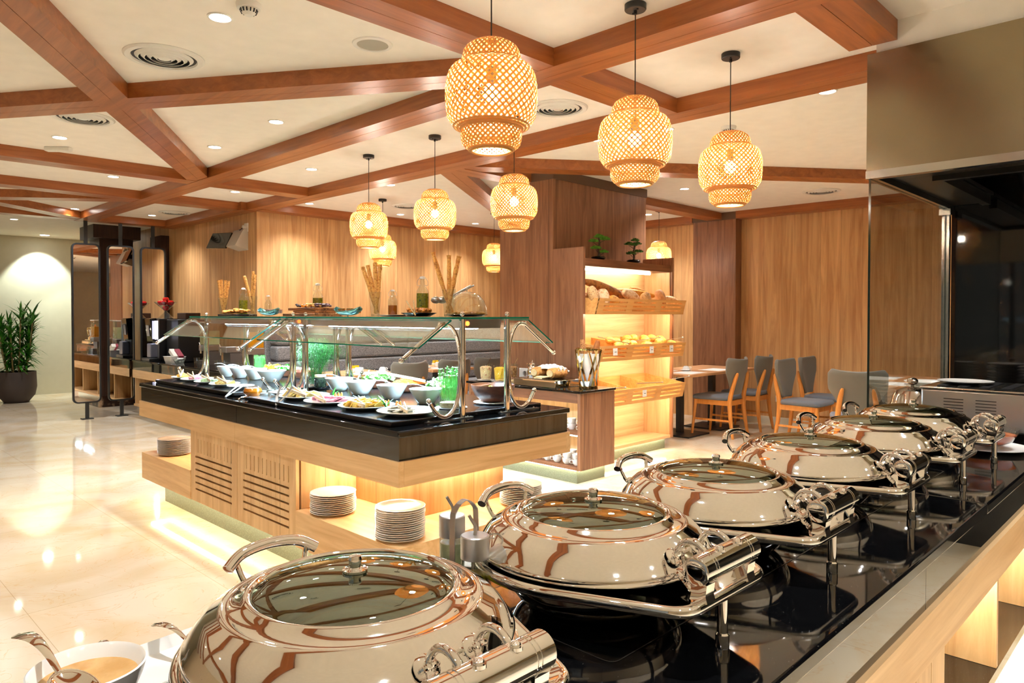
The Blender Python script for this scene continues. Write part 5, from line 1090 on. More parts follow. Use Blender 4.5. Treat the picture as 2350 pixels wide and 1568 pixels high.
table(-1.75, -0.95, 3.9, 5.7, 'oak dining table left of the picture, farther one', 'oak dining tables')
def chair(x, y, rz, lab, sc=1.0):
    t = thing('dining_chair', lab, 'chair', (x, y, 0), rz, 'beech dining chairs with grey upholstery')
    # shield shaped back, curved around the sitter
    g = G(); nu, nv = 12, 10; V = []
    for j in range(nv + 1):
        v = j / nv; z = 0.50 + 0.415 * v; hw = 0.115 + 0.13 * min(1, (v / 0.62)) ** 1.4 - (0.0 if v < 0.9 else 0.035 * ((v - 0.9) / 0.1) ** 2); yb = -0.235 - 0.075 * v
        row = []
        for i in range(nu + 1):
            u = -1 + 2 * i / nu; zt = z + (0.018 * (u * u) if v > 0.85 else 0); row.append((u * hw, yb + 0.065 * u * u * (0.4 + v), zt))
        V.append(row)
    vs = [p for r in V for p in r]; g.mesh(vs, [(j * (nu + 1) + i, j * (nu + 1) + i + 1, (j + 1) * (nu + 1) + i + 1, (j + 1) * (nu + 1) + i) for j in range(nv) for i in range(nu)])
    o = g.obj('backrest', greyfab, t, angle=80); md = o.modifiers.new('t', 'SOLIDIFY'); md.thickness = 0.034; md.offset = 0; b = o.modifiers.new('b', 'BEVEL'); b.width = 0.012; b.segments = 2; b.limit_method = 'ANGLE'
    g = G(); P = roundpoly([(-0.20, -0.22), (0.20, -0.22), (0.235, 0.24), (-0.235, 0.24)], 0.07); rings = []
    for s_, z in ((0.94, 0.435), (1.0, 0.445), (1.0, 0.468), (0.95, 0.484), (0.7, 0.493)): rings.append([g.b.verts.new((a * s_, b_ * s_, z)) for a, b_ in P])
    for A, B in zip(rings, rings[1:]):
        for i in range(len(A)): g.b.faces.new([A[i], A[(i + 1) % len(A)], B[(i + 1) % len(A)], B[i]])
    g.b.faces.new(rings[0][::-1]); g.b.faces.new(rings[-1]); g.obj('seat', greyseat, t, angle=60)
    for s_ in (-1, 1):
        g = G(); g.tube(smoothpath([(s_ * 0.19, -0.275, 0.0), (s_ * 0.175, -0.235, 0.25), (s_ * 0.165, -0.225, 0.44), (s_ * 0.150, -0.262, 0.62), (s_ * 0.125, -0.300, 0.76)], 5), [0.014, 0.016, 0.018, 0.020, 0.022, 0.023, 0.024, 0.025, 0.026, 0.027, 0.027, 0.026, 0.025, 0.024, 0.024, 0.023, 0.023, 0.022, 0.020, 0.017, 0.010], 10)
        g.obj('rear_leg', chairwood, t)
        g = G(); g.tube([(s_ * 0.215, 0.235, 0.0), (s_ * 0.205, 0.21, 0.25), (s_ * 0.195, 0.195, 0.43)], [0.013, 0.018, 0.022], 10); g.obj('front_leg', chairwood, t)
        g = G(); g.bar((s_ * 0.175, -0.22, 0.405), (s_ * 0.197, 0.20, 0.405), 0.022, 0.055); g.obj('side_rail', chairwood, t, smooth=False)
        g = G(); g.bar((s_ * 0.18, -0.235, 0.20), (s_ * 0.207, 0.213, 0.20), 0.016, 0.022); g.obj('stretcher', chairwood, t, smooth=False)
    g = G(); g.bar((-0.19, 0.195, 0.405), (0.19, 0.195, 0.405), 0.022, 0.055); g.obj('front_rail', chairwood, t, smooth=False)
    g = G(); g.bar((-0.165, -0.222, 0.405), (0.165, -0.222, 0.405), 0.022, 0.055); g.obj('rear_rail', chairwood, t, smooth=False)
    return t
ch = chair(7.78, 4.17, 0.0, 'grey and beech chair right of the bread shelf, nearer of the two at the table')
for x, y, rz, l in ((8.46, 4.17, 0.05, 'grey and beech chair behind the nearer one at the table by the pilaster'), (7.92, 3.20, PI, 'grey and beech chair facing out, left of the right hand group'),
                    (8.55, 3.20, PI + 0.05, 'grey and beech chair against the oak wall, middle of the right hand group'), (7.02, 2.36, -PI / 2 + 0.35, 'large grey chair back half behind the kitchen glass edge'),
                    (4.68, 6.33, 0.0, 'chair before the banquette, left one seen over the lettuce bowl'), (5.30, 6.33, 0.05, 'chair before the banquette, middle one behind the carrot bowl'), (5.88, 6.33, -0.05, 'chair before the banquette, right one beside the sneeze guard post'),
                    (7.75, 5.2, PI, 'chair on the far side of the table right of the bread shelf'), (8.4, 1.45, 0.0, 'chair beyond the kitchen glass on the near side of the table'),
                    (-0.55, 2.2, PI / 2, 'chair left of the picture, mirrored in the island front, nearest'), (-0.6, 3.1, PI / 2, 'chair left of the picture, mirrored in the island front, second'),
                    (-0.55, 4.3, PI / 2, 'chair left of the picture, mirrored in the island front, third'), (-0.6, 5.3, PI / 2 + 0.1, 'chair left of the picture, mirrored in the island front, farthest')):
    dup(ch, (x, y, 0), rz=rz, label=l)
def cupsaucer(x, y, lab):
    t = thing('teacup', lab, 'cup', (x, y, 0.7505), random.uniform(0, 6), 'white teacups on the dining tables')
    g = G(); g.lathe([(0, 0.004), (0.035, 0.0), (0.072, 0.012), (0.07, 0.014), (0.03, 0.006), (0, 0.006)], n=28); g.obj('saucer', white, t)
    g = G(); g.lathe([(0.044, 0.009), (0.041, 0.035), (0.026, 0.058), (0, 0.062)], n=28); g.obj('cup_body', white, t)
    g = G(); g.tube(smoothpath([(0.041, 0, 0.03), (0.062, 0, 0.035), (0.056, 0, 0.05), (0.034, 0, 0.048)], 4), 0.0035, 8); g.obj('handle', white, t); return t
def placemat(x, y, rz, lab):
    g = G(); g.box(-0.19, 0.19, -0.14, 0.14, 0.0, 0.0012); o = g.obj('placemat', linen, loc=(x, y, 0.7502), smooth=False); o.rotation_euler = (0, 0, rz); tag(o, lab, 'placemat', 'white paper placemats')
def condiments(x, y, lab):
    t = thing('condiment_set', lab, 'condiment set', (x, y, 0.7503))
    for k in range(4):
        g = G(); g.lathe([(0, 0), (0.02, 0), (0.021, 0.05), (0.016, 0.058), (0, 0.06)], (0.042 * (k % 2) - 0.02, 0.044 * (k // 2) - 0.02, 0), 16); g.obj('shaker', white, t)
    g = G(); g.box(-0.045, 0.045, 0.05, 0.10, 0, 0.045); g.obj('sachet_holder', white, t, bevel=0.003)
    g = G()
    for k in range(7): g.box(-0.04 + 0.012 * k, -0.038 + 0.012 * k, 0.055, 0.095, 0.012, 0.078, rot=RY(random.uniform(-0.25, 0.25)))
    g.obj('sachets', plain('yellow_sachet', (236, 200, 30), 0.5), t, smooth=False)
cupsaucer(7.62, 4.52, 'white teacup on the table right of the bread shelf, centre'); cupsaucer(7.22, 4.70, 'white teacup on the table right of the bread shelf, by the shelf edge')
condiments(7.52, 4.74, 'white shakers and yellow sachets on the table right of the bread shelf'); placemat(7.40, 4.36, 0.03, 'white paper placemat on the near left corner of the table by the bread shelf'); placemat(8.05, 4.36, 0, 'white paper placemat before the nearer grey chair'); placemat(7.4, 4.75, 0, 'white paper placemat on the far side of the table by the bread shelf')
condiments(7.95, 2.45, 'white shakers with yellow sachets on the table beyond the kitchen glass'); placemat(7.62, 2.2, 0, 'white paper placemat seen through the kitchen glass'); placemat(8.3, 2.5, 0, 'white paper placemat on the far right table before the facing chair')
condiments(4.72, 7.12, 'white shakers and sachets on the left banquette table'); condiments(6.0, 7.20, 'white shakers and yellow sachets on the right banquette table')
cupsaucer(4.95, 6.98, 'white teacup on the left banquette table'); cupsaucer(5.70, 7.10, 'white teacup on the right banquette table'); placemat(5.9, 6.95, 0, 'white paper placemat on the right banquette table'); placemat(4.7, 6.95, 0, 'white paper placemat on the left banquette table')
g = G(); g.box(9.012, 9.0235, 3.95, 4.03, 0.30, 0.38); tag(g.obj('power_socket', plastic, smooth=False), 'small white socket low on the oak wall behind the chairs', 'socket')

# ------------------------------------------------------------------ salads and platters on the island
ZS = 0.9255
def dish(name, lab, cat, x, y, r, prof, mat, z=ZS, group=None, sy=1.0, rz=0, mod=None):
    g = G(); g.lathe([(a * r, b) for a, b in prof], n=48, sy=sy, mod=mod); o = g.obj(name, mat, loc=(x, y, z)); o.rotation_euler = (0, 0, rz); return tag(o, lab, cat, group)
PLATE = [(0, 0.004), (0.5, 0.003), (0.55, 0), (0.62, 0.003), (0.85, 0.013), (1.0, 0.021), (0.99, 0.024), (0.84, 0.017), (0.6, 0.008), (0, 0.008)]
BOWL = [(0, 0.004), (0.42, 0.003), (0.45, 0), (0.5, 0.002), (0.62, 0.02), (0.98, 0.078), (1.0, 0.084), (0.97, 0.084), (0.58, 0.024), (0, 0.012)]
PAN = [(0, 0.003), (0.80, 0.0), (0.86, 0.004), (0.93, 0.02), (0.98, 0.048), (1.0, 0.052), (0.96, 0.052), (0.90, 0.022), (0.8, 0.010), (0, 0.010)]
WOODB = [(0, 0.004), (0.4, 0.0), (0.55, 0.006), (0.82, 0.035), (0.97, 0.075), (1.0, 0.095), (0.96, 0.095), (0.78, 0.04), (0.5, 0.016), (0, 0.012)]
def food(name, lab, g, mat, smooth=False, angle=35):
    return tag(g.obj(name, mat, smooth=smooth, angle=angle), lab, name.split('_')[-1] if name.split('_')[-1] not in ('mix',) else 'food', kind='stuff')
def shreds(g, x, y, z, R, H, n, L=0.03, w=0.0025, t=0.0025):
    for k in range(n):
        a, q = random.uniform(0, 2 * PI), math.sqrt(random.random()); p = Vector((x + R * q * math.cos(a), y + R * q * math.sin(a), z + H * (1 - q * q) * random.uniform(0.6, 1.0)))
        b = random.uniform(0, 2 * PI); e = random.uniform(-0.35, 0.35); d = Vector((math.cos(b) * math.cos(e), math.sin(b) * math.cos(e), math.sin(e))) * L * 0.5
        g.bar(p - d, p + d, w, t)
def mound(g, x, y, z, R, H, n=28, rough=0.006, sy=1.0):
    rings = []; K = 7
    for j in range(K + 1):
        q = j / K; rings.append([g.b.verts.new((x + R * q * math.cos(2 * PI * i / n), y + R * q * sy * math.sin(2 * PI * i / n), z + H * (1 - q ** 2) + random.uniform(-rough, rough) * (j < K))) for i in range(n if j else 1)])
    for A, B in zip(rings, rings[1:]):
        for i in range(n):
            j = (i + 1) % n; g.b.faces.new([A[0], B[i], B[j]] if len(A) == 1 else [A[i], B[i], B[j], A[j]])
def ruffles(g, x, y, z, R, H, n, s_=0.03):
    for k in range(n):
        a, q = random.uniform(0, 2 * PI), math.sqrt(random.random()) * 0.9; c = Vector((x + R * q * math.cos(a), y + R * q * math.sin(a), z + H * (1 - 0.7 * q * q) * random.uniform(0.5, 1.0)))
        rot = (Matrix.Rotation(random.uniform(0, 6.3), 3, 'Z') @ Matrix.Rotation(random.uniform(-1.1, 1.1), 3, 'X')); m = 10; ce = g.b.verts.new(c); prev = None; first_ = None
        ring = [g.b.verts.new(c + rot @ Vector((s_ * math.cos(2 * PI * i / m) * random.uniform(0.7, 1.2), s_ * math.sin(2 * PI * i / m) * random.uniform(0.7, 1.2), s_ * 0.35 * math.sin(i * 2.5 + k)))) for i in range(m)]
        for i in range(m): g.b.faces.new([ce, ring[i], ring[(i + 1) % m]])
def slices(g, x, y, z, n, L, W, rz, size, tilt=0.9, th=0.004):
    """fanned overlapping slices along a line"""
    R = RZ(rz)
    for k in range(n):
        u = (k / (n - 1) - 0.5) * L; c = Vector((x, y, z + size * 0.35)) + R @ Vector((u, random.uniform(-W, W), 0)); rot = R @ RY(min(tilt, 0.75) + random.uniform(-0.3, 0.3)) @ RX(random.uniform(-0.25, 0.25)) @ RZ(random.uniform(-0.6, 0.6))
        g.box(c.x - size / 2, c.x + size / 2, c.y - size / 2, c.y + size / 2, c.z - th / 2, c.z + th / 2, rot=rot)
cheese_y = mottled('yellow_cheese', [(248, 196, 70), (252, 218, 120)], 20, 0.5); cheese_w = mottled('white_cheese', [(246, 214, 120), (250, 232, 170)], 20, 0.5)
pinkm = mottled('pink_ham', [(240, 150, 170), (250, 196, 206)], 14, 0.5); redm = mottled('cut_tomato', [(226, 60, 44), (244, 120, 96)], 30, 0.35)
lett = mottled('lettuce', [(120, 196, 84), (196, 232, 160)], 14, 0.5); lett2 = mottled('frisee', [(96, 176, 70), (206, 236, 170)], 20, 0.5)
carrotm = mottled('carrot', [(240, 130, 40), (252, 170, 84)], 40, 0.5); creamy = mottled('creamy_dip', [(244, 236, 214), (252, 248, 236)], 12, 0.4)
greenm = mottled('green_veg', [(40, 150, 50), (110, 200, 80)], 20, 0.4); dillm = mottled('dill', [(14, 84, 22), (52, 140, 44)], 20, 0.6); cressm = mottled('cress', [(70, 180, 70), (130, 214, 110)], 20, 0.6)
pepperm = mottled('yellow_pepper', [(240, 200, 30), (160, 210, 60)], 18, 0.35)
gp = 'round white platters along the front edge of the island'
fl = lambda a, k: 1 + (0.012 * math.cos(28 * a) if k in (5, 6) else 0)
plats = [('near', 2.18, 2.86, 0.155, 'nearest one, with a wooden tong across pale salad'), ('P2', 2.16, 3.19, 0.150, 'second from the near end, heaped with yellow cheese'), ('P3', 2.14, 3.51, 0.148, 'third from the near end, with pink ham'),
         ('P4', 2.16, 3.84, 0.150, 'fourth from the near end, with pale cheese slices'), ('P5', 2.16, 4.08, 0.085, 'small one right of the jam')]
for nm, x, y, r, l in plats: dish('serving_plate', 'white platter on the nearer slab, ' + l, 'plate', x, y, r, PLATE, white, group=gp, mod=fl)
far = [(2.165, 5.64, 0.098, 'farthest, with yellow cheese and a long tong'), (2.15, 5.40, 0.105, 'second from the far end, with pink ham'), (2.14, 5.14, 0.100, 'third from the far end, with pale green slices'),
       (2.14, 4.88, 0.102, 'fourth from the far end, with white cheese'), (2.15, 4.65, 0.088, 'fifth from the far end, nearly empty')]
for x, y, r, l in far: dish('serving_plate', 'white platter on the farther slab, ' + l, 'plate', x, y, r, PLATE, white, group=gp)
g = G(); slices(g, 2.16, 3.19, ZS + 0.012, 26, 0.24, 0.03, 1.5, 0.05); slices(g, 2.11, 3.19, ZS + 0.010, 18, 0.20, 0.02, 1.6, 0.045); food('cheese_slices', 'yellow cheese slices heaped on the second platter from the near end', g, cheese_y)
g = G(); slices(g, 2.16, 3.84, ZS + 0.012, 26, 0.24, 0.03, 1.5, 0.05); slices(g, 2.11, 3.84, ZS + 0.010, 18, 0.20, 0.02, 1.6, 0.045); food('cheese_slices', 'pale yellow cheese slices on the fourth platter from the near end', g, cheese_w)
g = G(); slices(g, 2.14, 3.51, ZS + 0.006, 16, 0.20, 0.05, 1.4, 0.055, 0.35); food('ham_slices', 'pink ham slices on the third platter from the near end', g, pinkm)
g = G(); slices(g, 2.18, 2.90, ZS + 0.006, 10, 0.16, 0.05, 1.2, 0.05, 0.3); mound(g, 2.20, 2.86, ZS + 0.008, 0.10, 0.012); food('pale_salad', 'pale salad leaves on the nearest white platter', g, creamy)
g = G(); slices(g, 2.165, 5.64, ZS + 0.010, 14, 0.15, 0.02, 1.5, 0.04); food('cheese_slices', 'yellow cheese on the farthest platter of the island', g, cheese_y)
g = G(); slices(g, 2.15, 5.40, ZS + 0.010, 14, 0.14, 0.03, 1.5, 0.045, 1.2); food('ham_slices', 'pink ham on the second platter from the far end', g, pinkm)
g = G(); slices(g, 2.14, 5.14, ZS + 0.010, 14, 0.14, 0.03, 1.5, 0.045, 1.2); food('melon_slices', 'pale green slices on the third platter from the far end', g, mottled('honeydew', [(206, 232, 180), (228, 242, 206)], 14, 0.4))
g = G(); slices(g, 2.14, 4.88, ZS + 0.010, 16, 0.15, 0.03, 1.5, 0.04); food('cheese_slices', 'white cheese on the fourth platter from the far end', g, cheese_w)
g = G()
for (x, y) in ((2.20, 3.30), (2.17, 3.03), (2.22, 3.62)):
    for k in range(6): g.leaf((x, y, ZS + 0.02), (random.uniform(-0.8, 0.8), random.uniform(-0.8, 0.8), 1.0), random.uniform(0.05, 0.085), 0.006, 0.5)
food('leek_garnish', 'curled green leek garnishes between the near platters', g, greenm)
g = G()
for (x, y) in ((2.19, 3.07), (2.21, 3.55), (2.20, 3.93), (2.20, 2.98)):
    for k in range(3): g.blob((x + random.uniform(-0.02, 0.02), y + random.uniform(-0.02, 0.02), ZS + 0.035), 0.012, 0.6, 0.6, 1.8, 8, 6)
food('carrot_garnish', 'small orange carrot garnishes on the near platters', g, carrotm, smooth=True)
bw = [(2.52, 3.14, 0.095, 'nearest one, with a creamy dip'), (2.52, 3.46, 0.092, 'second from the near end'), (2.52, 3.79, 0.098, 'third from the near end'), (2.55, 4.08, 0.092, 'fourth from the near end'),
      (2.54, 4.98, 0.105, 'widest, beyond the middle posts'), (2.54, 5.24, 0.085, 'second beyond the middle posts'), (2.52, 5.46, 0.080, 'third beyond the middle posts'), (2.50, 5.66, 0.075, 'farthest')]
for k, (x, y, r, l) in enumerate(bw):
    dish('salad_bowl', 'conical white bowl in the middle row of the island, ' + l, 'bowl', x, y, r, BOWL, whiteu, group='conical white bowls in the middle row')
    if k != 4: spoon('porcelain_ladle', 'white ladle resting across the conical bowl, ' + l, (x + 0.02, y - 0.5 * r, ZS + 0.083), (x - 0.06, y + 1.25 * r, ZS + 0.10), 1.15, mat=white, group='white ladles')
    g = G(); mound(g, x, y, ZS + 0.062, r * 0.82, 0.012, rough=0.002); food('creamy_dip', 'pale dip filling the conical white bowl, ' + l, g, creamy, smooth=True, angle=80)
    if k < 4: dish('saucer', 'white saucer under the conical bowl, ' + l, 'saucer', x, y, r * 0.75, [(0, 0.0), (0.5, 0), (1, 0.0), (1, 0.001), (0, 0.001)], white, z=ZS - 0.0004 + 0.0002, group='saucers under the conical bowls') if False else None
pans = [(2.86, 3.74, 0.120, 'orange shredded carrot'), (2.86, 4.08, 0.105, 'pale lettuce'), (2.84, 3.40, 0.100, 'curly frisee leaves'), (2.86, 5.58, 0.088, 'green and yellow peppers'), (2.86, 5.34, 0.092, 'broccoli and greens'), (2.86, 5.08, 0.086, 'chopped tomato')]
for k, (x, y, r, l) in enumerate(pans):
    zz = 0.02; dish('brown_pan', 'round brown dish of ' + l, 'dish', x, y, r, PAN, bowlwood, z=ZS + 0.001, group='round brown dishes in the back row')
g = G(); mound(g, 2.86, 3.74, ZS + 0.035, 0.095, 0.045); shreds(g, 2.86, 3.74, ZS + 0.045, 0.105, 0.045, 700, 0.032); food('shredded_carrot', 'heap of shredded orange carrot', g, carrotm)
g = G(); ruffles(g, 2.86, 4.08, ZS + 0.045, 0.10, 0.045, 90); food('lettuce', 'pale green chopped lettuce in the brown dish', g, lett)
g = G(); ruffles(g, 2.84, 3.40, ZS + 0.045, 0.085, 0.055, 80, 0.024); food('frisee_salad', 'curly green frisee in the brown dish by the cress jar', g, lett2)
g = G()
for k in range(60): a, q = random.uniform(0, 6.3), math.sqrt(random.random()) * 0.07; g.blob((2.86 + q * math.cos(a), 5.58 + q * math.sin(a), ZS + 0.05 + random.uniform(0, 0.03)), 0.012, 1, 0.7, 0.6, 7, 5)
food('sliced_peppers', 'green and yellow pepper pieces in the far brown dish', g, pepperm, smooth=True)
g = G(); ruffles(g, 2.86, 5.34, ZS + 0.045, 0.075, 0.04, 70, 0.02); food('green_leaves', 'dark green leaves in the second far brown dish', g, greenm)
g = G()
for k in range(60): a, q = random.uniform(0, 6.3), math.sqrt(random.random()) * 0.068; g.box(2.86 + q * math.cos(a) - 0.009, 2.86 + q * math.cos(a) + 0.009, 5.08 + q * math.sin(a) - 0.009, 5.08 + q * math.sin(a) + 0.009, ZS + 0.045, ZS + 0.06 + random.uniform(0, 0.015), rot=RZ(k))
food('chopped_tomato', 'chopped red tomato in the third far brown dish', g, redm)
t = dish('wooden_bowl', 'deep dark wooden salad bowl at the near right corner of the slab', 'bowl', 2.80, 2.89, 0.125, WOODB, bowlwood, z=ZS + 0.010)
dish('under_plate', 'white plate under the dark wooden salad bowl', 'plate', 2.80, 2.89, 0.11, [(0, 0.0), (0.5, 0), (1, 0.007), (1, 0.009), (0, 0.0085)], white)
g = G()
for k in range(70): a, q = random.uniform(0, 6.3), math.sqrt(random.random()) * 0.095; g.blob((2.80 + q * math.cos(a), 2.89 + q * math.sin(a), ZS + 0.075 + random.uniform(0, 0.012)), 0.009, 1, 0.8, 0.8, 6, 4)
food('sweetcorn', 'yellow sweetcorn in the dark wooden bowl', g, mottled('corn', [(240, 214, 50), (206, 226, 80)], 40, 0.3), smooth=True)
spoon('wooden_spoon', 'dark wooden spoon resting across the wooden bowl', (2.76, 2.93, ZS + 0.10), (2.93, 2.80, ZS + 0.135), 1.6, mat=bowlwood)
def jar_of(x, y, r, h, lab, green, mat, lg):
    t = thing('glass_vase', lab, 'vase', (x, y, ZS)); g = G(); g.lathe([(0, 0.005), (r * 0.9, 0.003), (r, 0.01), (r, h), (r * 1.05, h + 0.003), (r, h + 0.004)], n=36); g.obj('glass_body', glassthin, t)
    return t
jar_of(2.50, 2.90, 0.066, 0.165, 'cylindrical glass of bright green cress behind the near arm', 0, 0, 0)
g = G()
for k in range(1500):
    a, q = random.uniform(0, 6.3), math.sqrt(random.random()) * 0.060; g.leaf((2.50 + q * math.cos(a), 2.90 + q * math.sin(a), ZS + random.uniform(0.03, 0.135)), (random.uniform(-0.3, 0.3), random.uniform(-0.3, 0.3), 1), 0.03, 0.0016, 0.1, n=1)
for k in range(60):
    a, q = random.uniform(0, 6.3), math.sqrt(random.random()) * 0.062; c = Vector((2.50 + q * math.cos(a) * 1.1, 2.90 + q * math.sin(a) * 1.1, ZS + random.uniform(0.17, 0.215)))
    g.tube([(c.x, c.y, ZS + 0.12), c], 0.0008, 4)
    for j in range(4): g.leaf(c, (random.uniform(-1, 1), random.uniform(-1, 1), 0.4), 0.011, 0.0035, 0.2, n=2)
food('cress', 'bright green cress growing in the near cylindrical glass', g, cressm)
g = G(); g.lathe([(0, 0.006), (0.062, 0.006), (0.062, 0.03), (0, 0.034)], (2.50, 2.90, ZS), 24); food('cress_soil', 'pale gravel at the bottom of the near cress glass', g, mottled('gravel', [(150, 130, 90), (206, 190, 150)], 80, 0.9), smooth=True)
dish('saucer', 'white saucer under the near cress glass', 'saucer', 2.50, 2.90, 0.085, [(0, 0.0), (0.6, 0), (1, 0.003), (1, 0.004), (0.78, 0.0025), (0, 0.0025)], white, z=ZS - 0.0)
jar_of(2.82, 5.74, 0.052, 0.13, 'cylindrical glass of green cress at the far end of the island', 0, 0, 0)
g = G()
for k in range(900):
    a, q = random.uniform(0, 6.3), math.sqrt(random.random()) * 0.046; g.leaf((2.82 + q * math.cos(a), 5.74 + q * math.sin(a), ZS + random.uniform(0.02, 0.13)), (random.uniform(-0.3, 0.3), random.uniform(-0.3, 0.3), 1), 0.035, 0.002, 0.1, n=1)
food('cress', 'green cress growing in the far cylindrical glass', g, cressm)
jar_of(2.63, 4.50, 0.062, 0.13, 'glass vase holding a big bunch of dill at the middle of the island', 0, 0, 0)
g = G()
for k in range(34):
    a = random.uniform(0, 6.3); q = random.uniform(0.0, 0.14); top = Vector((2.65 + q * math.cos(a), 4.50 + q * math.sin(a) * 1.1, ZS + random.uniform(0.17, 0.30))); g.tube(smoothpath([(2.63 + 0.02 * math.cos(a), 4.50 + 0.02 * math.sin(a), ZS + 0.01), (2.63 + 0.04 * math.cos(a), 4.50 + 0.04 * math.sin(a), ZS + 0.12), top], 3), 0.0014, 4)
    for j in range(230):
        c = top + Vector((random.gauss(0, 0.026), random.gauss(0, 0.026), random.gauss(-0.03, 0.034))); g.leaf(c, (random.uniform(-1, 1), random.uniform(-1, 1), random.uniform(-0.2, 1.2)), 0.024, 0.0030, 0.2, n=1)
for k in range(900): a, q = random.uniform(0, 6.3), math.sqrt(random.random()) * 0.055; g.leaf((2.63 + q * math.cos(a), 4.50 + q * math.sin(a), ZS + random.uniform(0.01, 0.11)), (random.uniform(-1, 1), random.uniform(-1, 1), 0.5), 0.028, 0.0030, 0.2, n=1)
food('dill_bunch', 'big feathery bunch of green dill in the glass vase', g, dillm)
def pot(x, y, r, h, lab, fill, lidm, fh):
    t = thing('preserve_jar', lab, 'jar', (x, y, ZS)); g = G(); g.lathe([(0, 0.004), (r * 0.9, 0.002), (r, 0.012), (r, h * 0.75), (r * 0.82, h * 0.88), (r * 0.82, h)], n=32); g.obj('glass_body', glassthin, t)
    g = G(); g.lathe([(0, 0.006), (r * 0.88, 0.006), (r * 0.95, 0.014), (r * 0.95, fh), (0, fh)], n=32); g.obj('contents', fill, t)
    if lidm: g = G(); g.lathe([(0, h), (r * 0.9, h), (r * 0.9, h + 0.014), (0, h + 0.016)], n=32); g.obj('lid', lidm, t)
pot(2.56, 4.33, 0.042, 0.075, 'dark jar with cork lid and spoon beside the dill', mottled('dark_olives', [(20, 26, 22), (50, 60, 44)], 60, 0.2), tongwood, 0.068)
pot(2.93, 4.30, 0.056, 0.115, 'wide glass jar of green pickles behind the white bowls', mottled('pickles', [(70, 120, 30), (190, 170, 40), (40, 90, 40)], 40, 0.3), None, 0.055)
t = thing('jam_jar', 'round glass pot of bright orange jam on a white saucer at the front edge', 'jar', (2.07, 4.31, 0.907))
g = G(); g.lathe([(0, 0.003), (0.035, 0.002), (0.055, 0.022), (0.058, 0.036), (0.048, 0.058), (0.038, 0.066), (0.041, 0.072)], n=36); g.obj('glass_body', glassthin, t)
g = G(); g.lathe([(0, 0.005), (0.034, 0.005), (0.053, 0.023), (0.056, 0.036), (0.047, 0.055), (0, 0.058)], n=36); g.obj('jam', mottled('orange_jam', [(224, 110, 10), (244, 150, 30)], 20, 0.15), t)
dish('saucer', 'white saucer under the orange jam', 'saucer', 2.07, 4.31, 0.072, [(0, 0.0), (0.6, 0), (1, 0.005), (0.98, 0.0065), (0.6, 0.004), (0, 0.004)], white, z=0.9005)
spoon('jam_spoon', 'small steel spoon on the saucer before the orange jam', (2.01, 4.27, 0.912), (1.95, 4.25, 0.904), 0.8)
for k, (x, y) in enumerate(((2.09, 4.20), (2.16, 4.235), (2.22, 4.28), (2.15, 4.34), (2.22, 4.37))):
    t = thing('yoghurt_glass', 'small glass of white yoghurt, ' + ['nearest to the edge', 'second from the edge', 'by the guard foot', 'behind the jam', 'farthest behind'][k], 'glass', (x, y, 0.9005), 0, 'small yoghurt glasses beside the jam')
    g = G(); g.lathe([(0, 0.003), (0.022, 0.002), (0.027, 0.055)], n=24); g.obj('tumbler', glassthin, t)
    g = G(); g.lathe([(0, 0.004), (0.021, 0.004), (0.024, 0.036), (0, 0.038)], n=24); g.obj('yoghurt', white, t)
gt2 = 'steel tongs on the island'
tongs('steel salad tongs left of the orange jam, open end on the slab', (2.10, 4.56, 0.95), (1.945, 4.42, 0.906), open_=0.16, group=gt2, w_=0.012)
tongs('steel fish slice tongs standing on the front edge below the cheese', (2.06, 3.86, 1.0), (1.965, 3.80, 0.908), open_=0.5, group=gt2, w_=0.014)
for k, (a, b, l) in enumerate((((2.10, 2.76, 0.955), (2.21, 2.96, 0.965), 'across the nearest platter'), ((2.06, 3.06, 0.96), (2.13, 3.28, 0.965), 'in front of the yellow cheese'), ((2.04, 3.40, 0.955), (2.12, 3.62, 0.965), 'before the pink ham'),
        ((2.07, 3.66, 0.96), (2.12, 3.93, 0.985), 'on the pale cheese'), ((2.10, 5.30, 0.96), (2.14, 5.48, 0.985), 'on the far pink ham'), ((2.10, 5.02, 0.96), (2.14, 5.22, 0.985), 'on the pale green slices'), ((2.10, 4.76, 0.96), (2.15, 4.98, 0.985), 'on the far white cheese'), ((2.10, 5.56, 0.96), (2.18, 5.76, 0.985), 'on the farthest platter'),
        ((2.80, 3.86, 1.03), (2.87, 3.60, 1.0), 'leaning on the shredded carrot'), ((2.80, 4.16, 1.02), (2.88, 3.99, 1.025), 'leaning on the lettuce'), ((2.80, 3.34, 0.99), (2.74, 3.26, 1.0), 'beside the frisee'), ((2.80, 5.44, 1.0), (2.88, 5.22, 1.0), 'across the far green leaves'), ((2.80, 5.18, 1.0), (2.88, 4.98, 1.0), 'across the chopped tomato'))):
    t = thing('wooden_tongs', 'pale wooden tongs ' + l, 'tongs', a, 0, 'pale wooden tongs on the platters'); a, b = Vector(a), Vector(b); n_ = (b - a).cross(Vector((0, 0, 1))).normalized()
    for s_ in (-1, 1):
        g = G(); g.bar((0, 0, 0), (b - a) + n_ * 0.018 * s_ + Vector((0, 0, 0.004 * s_)), 0.006, 0.018); g.obj('arm', tongwood, t, bevel=0.002)

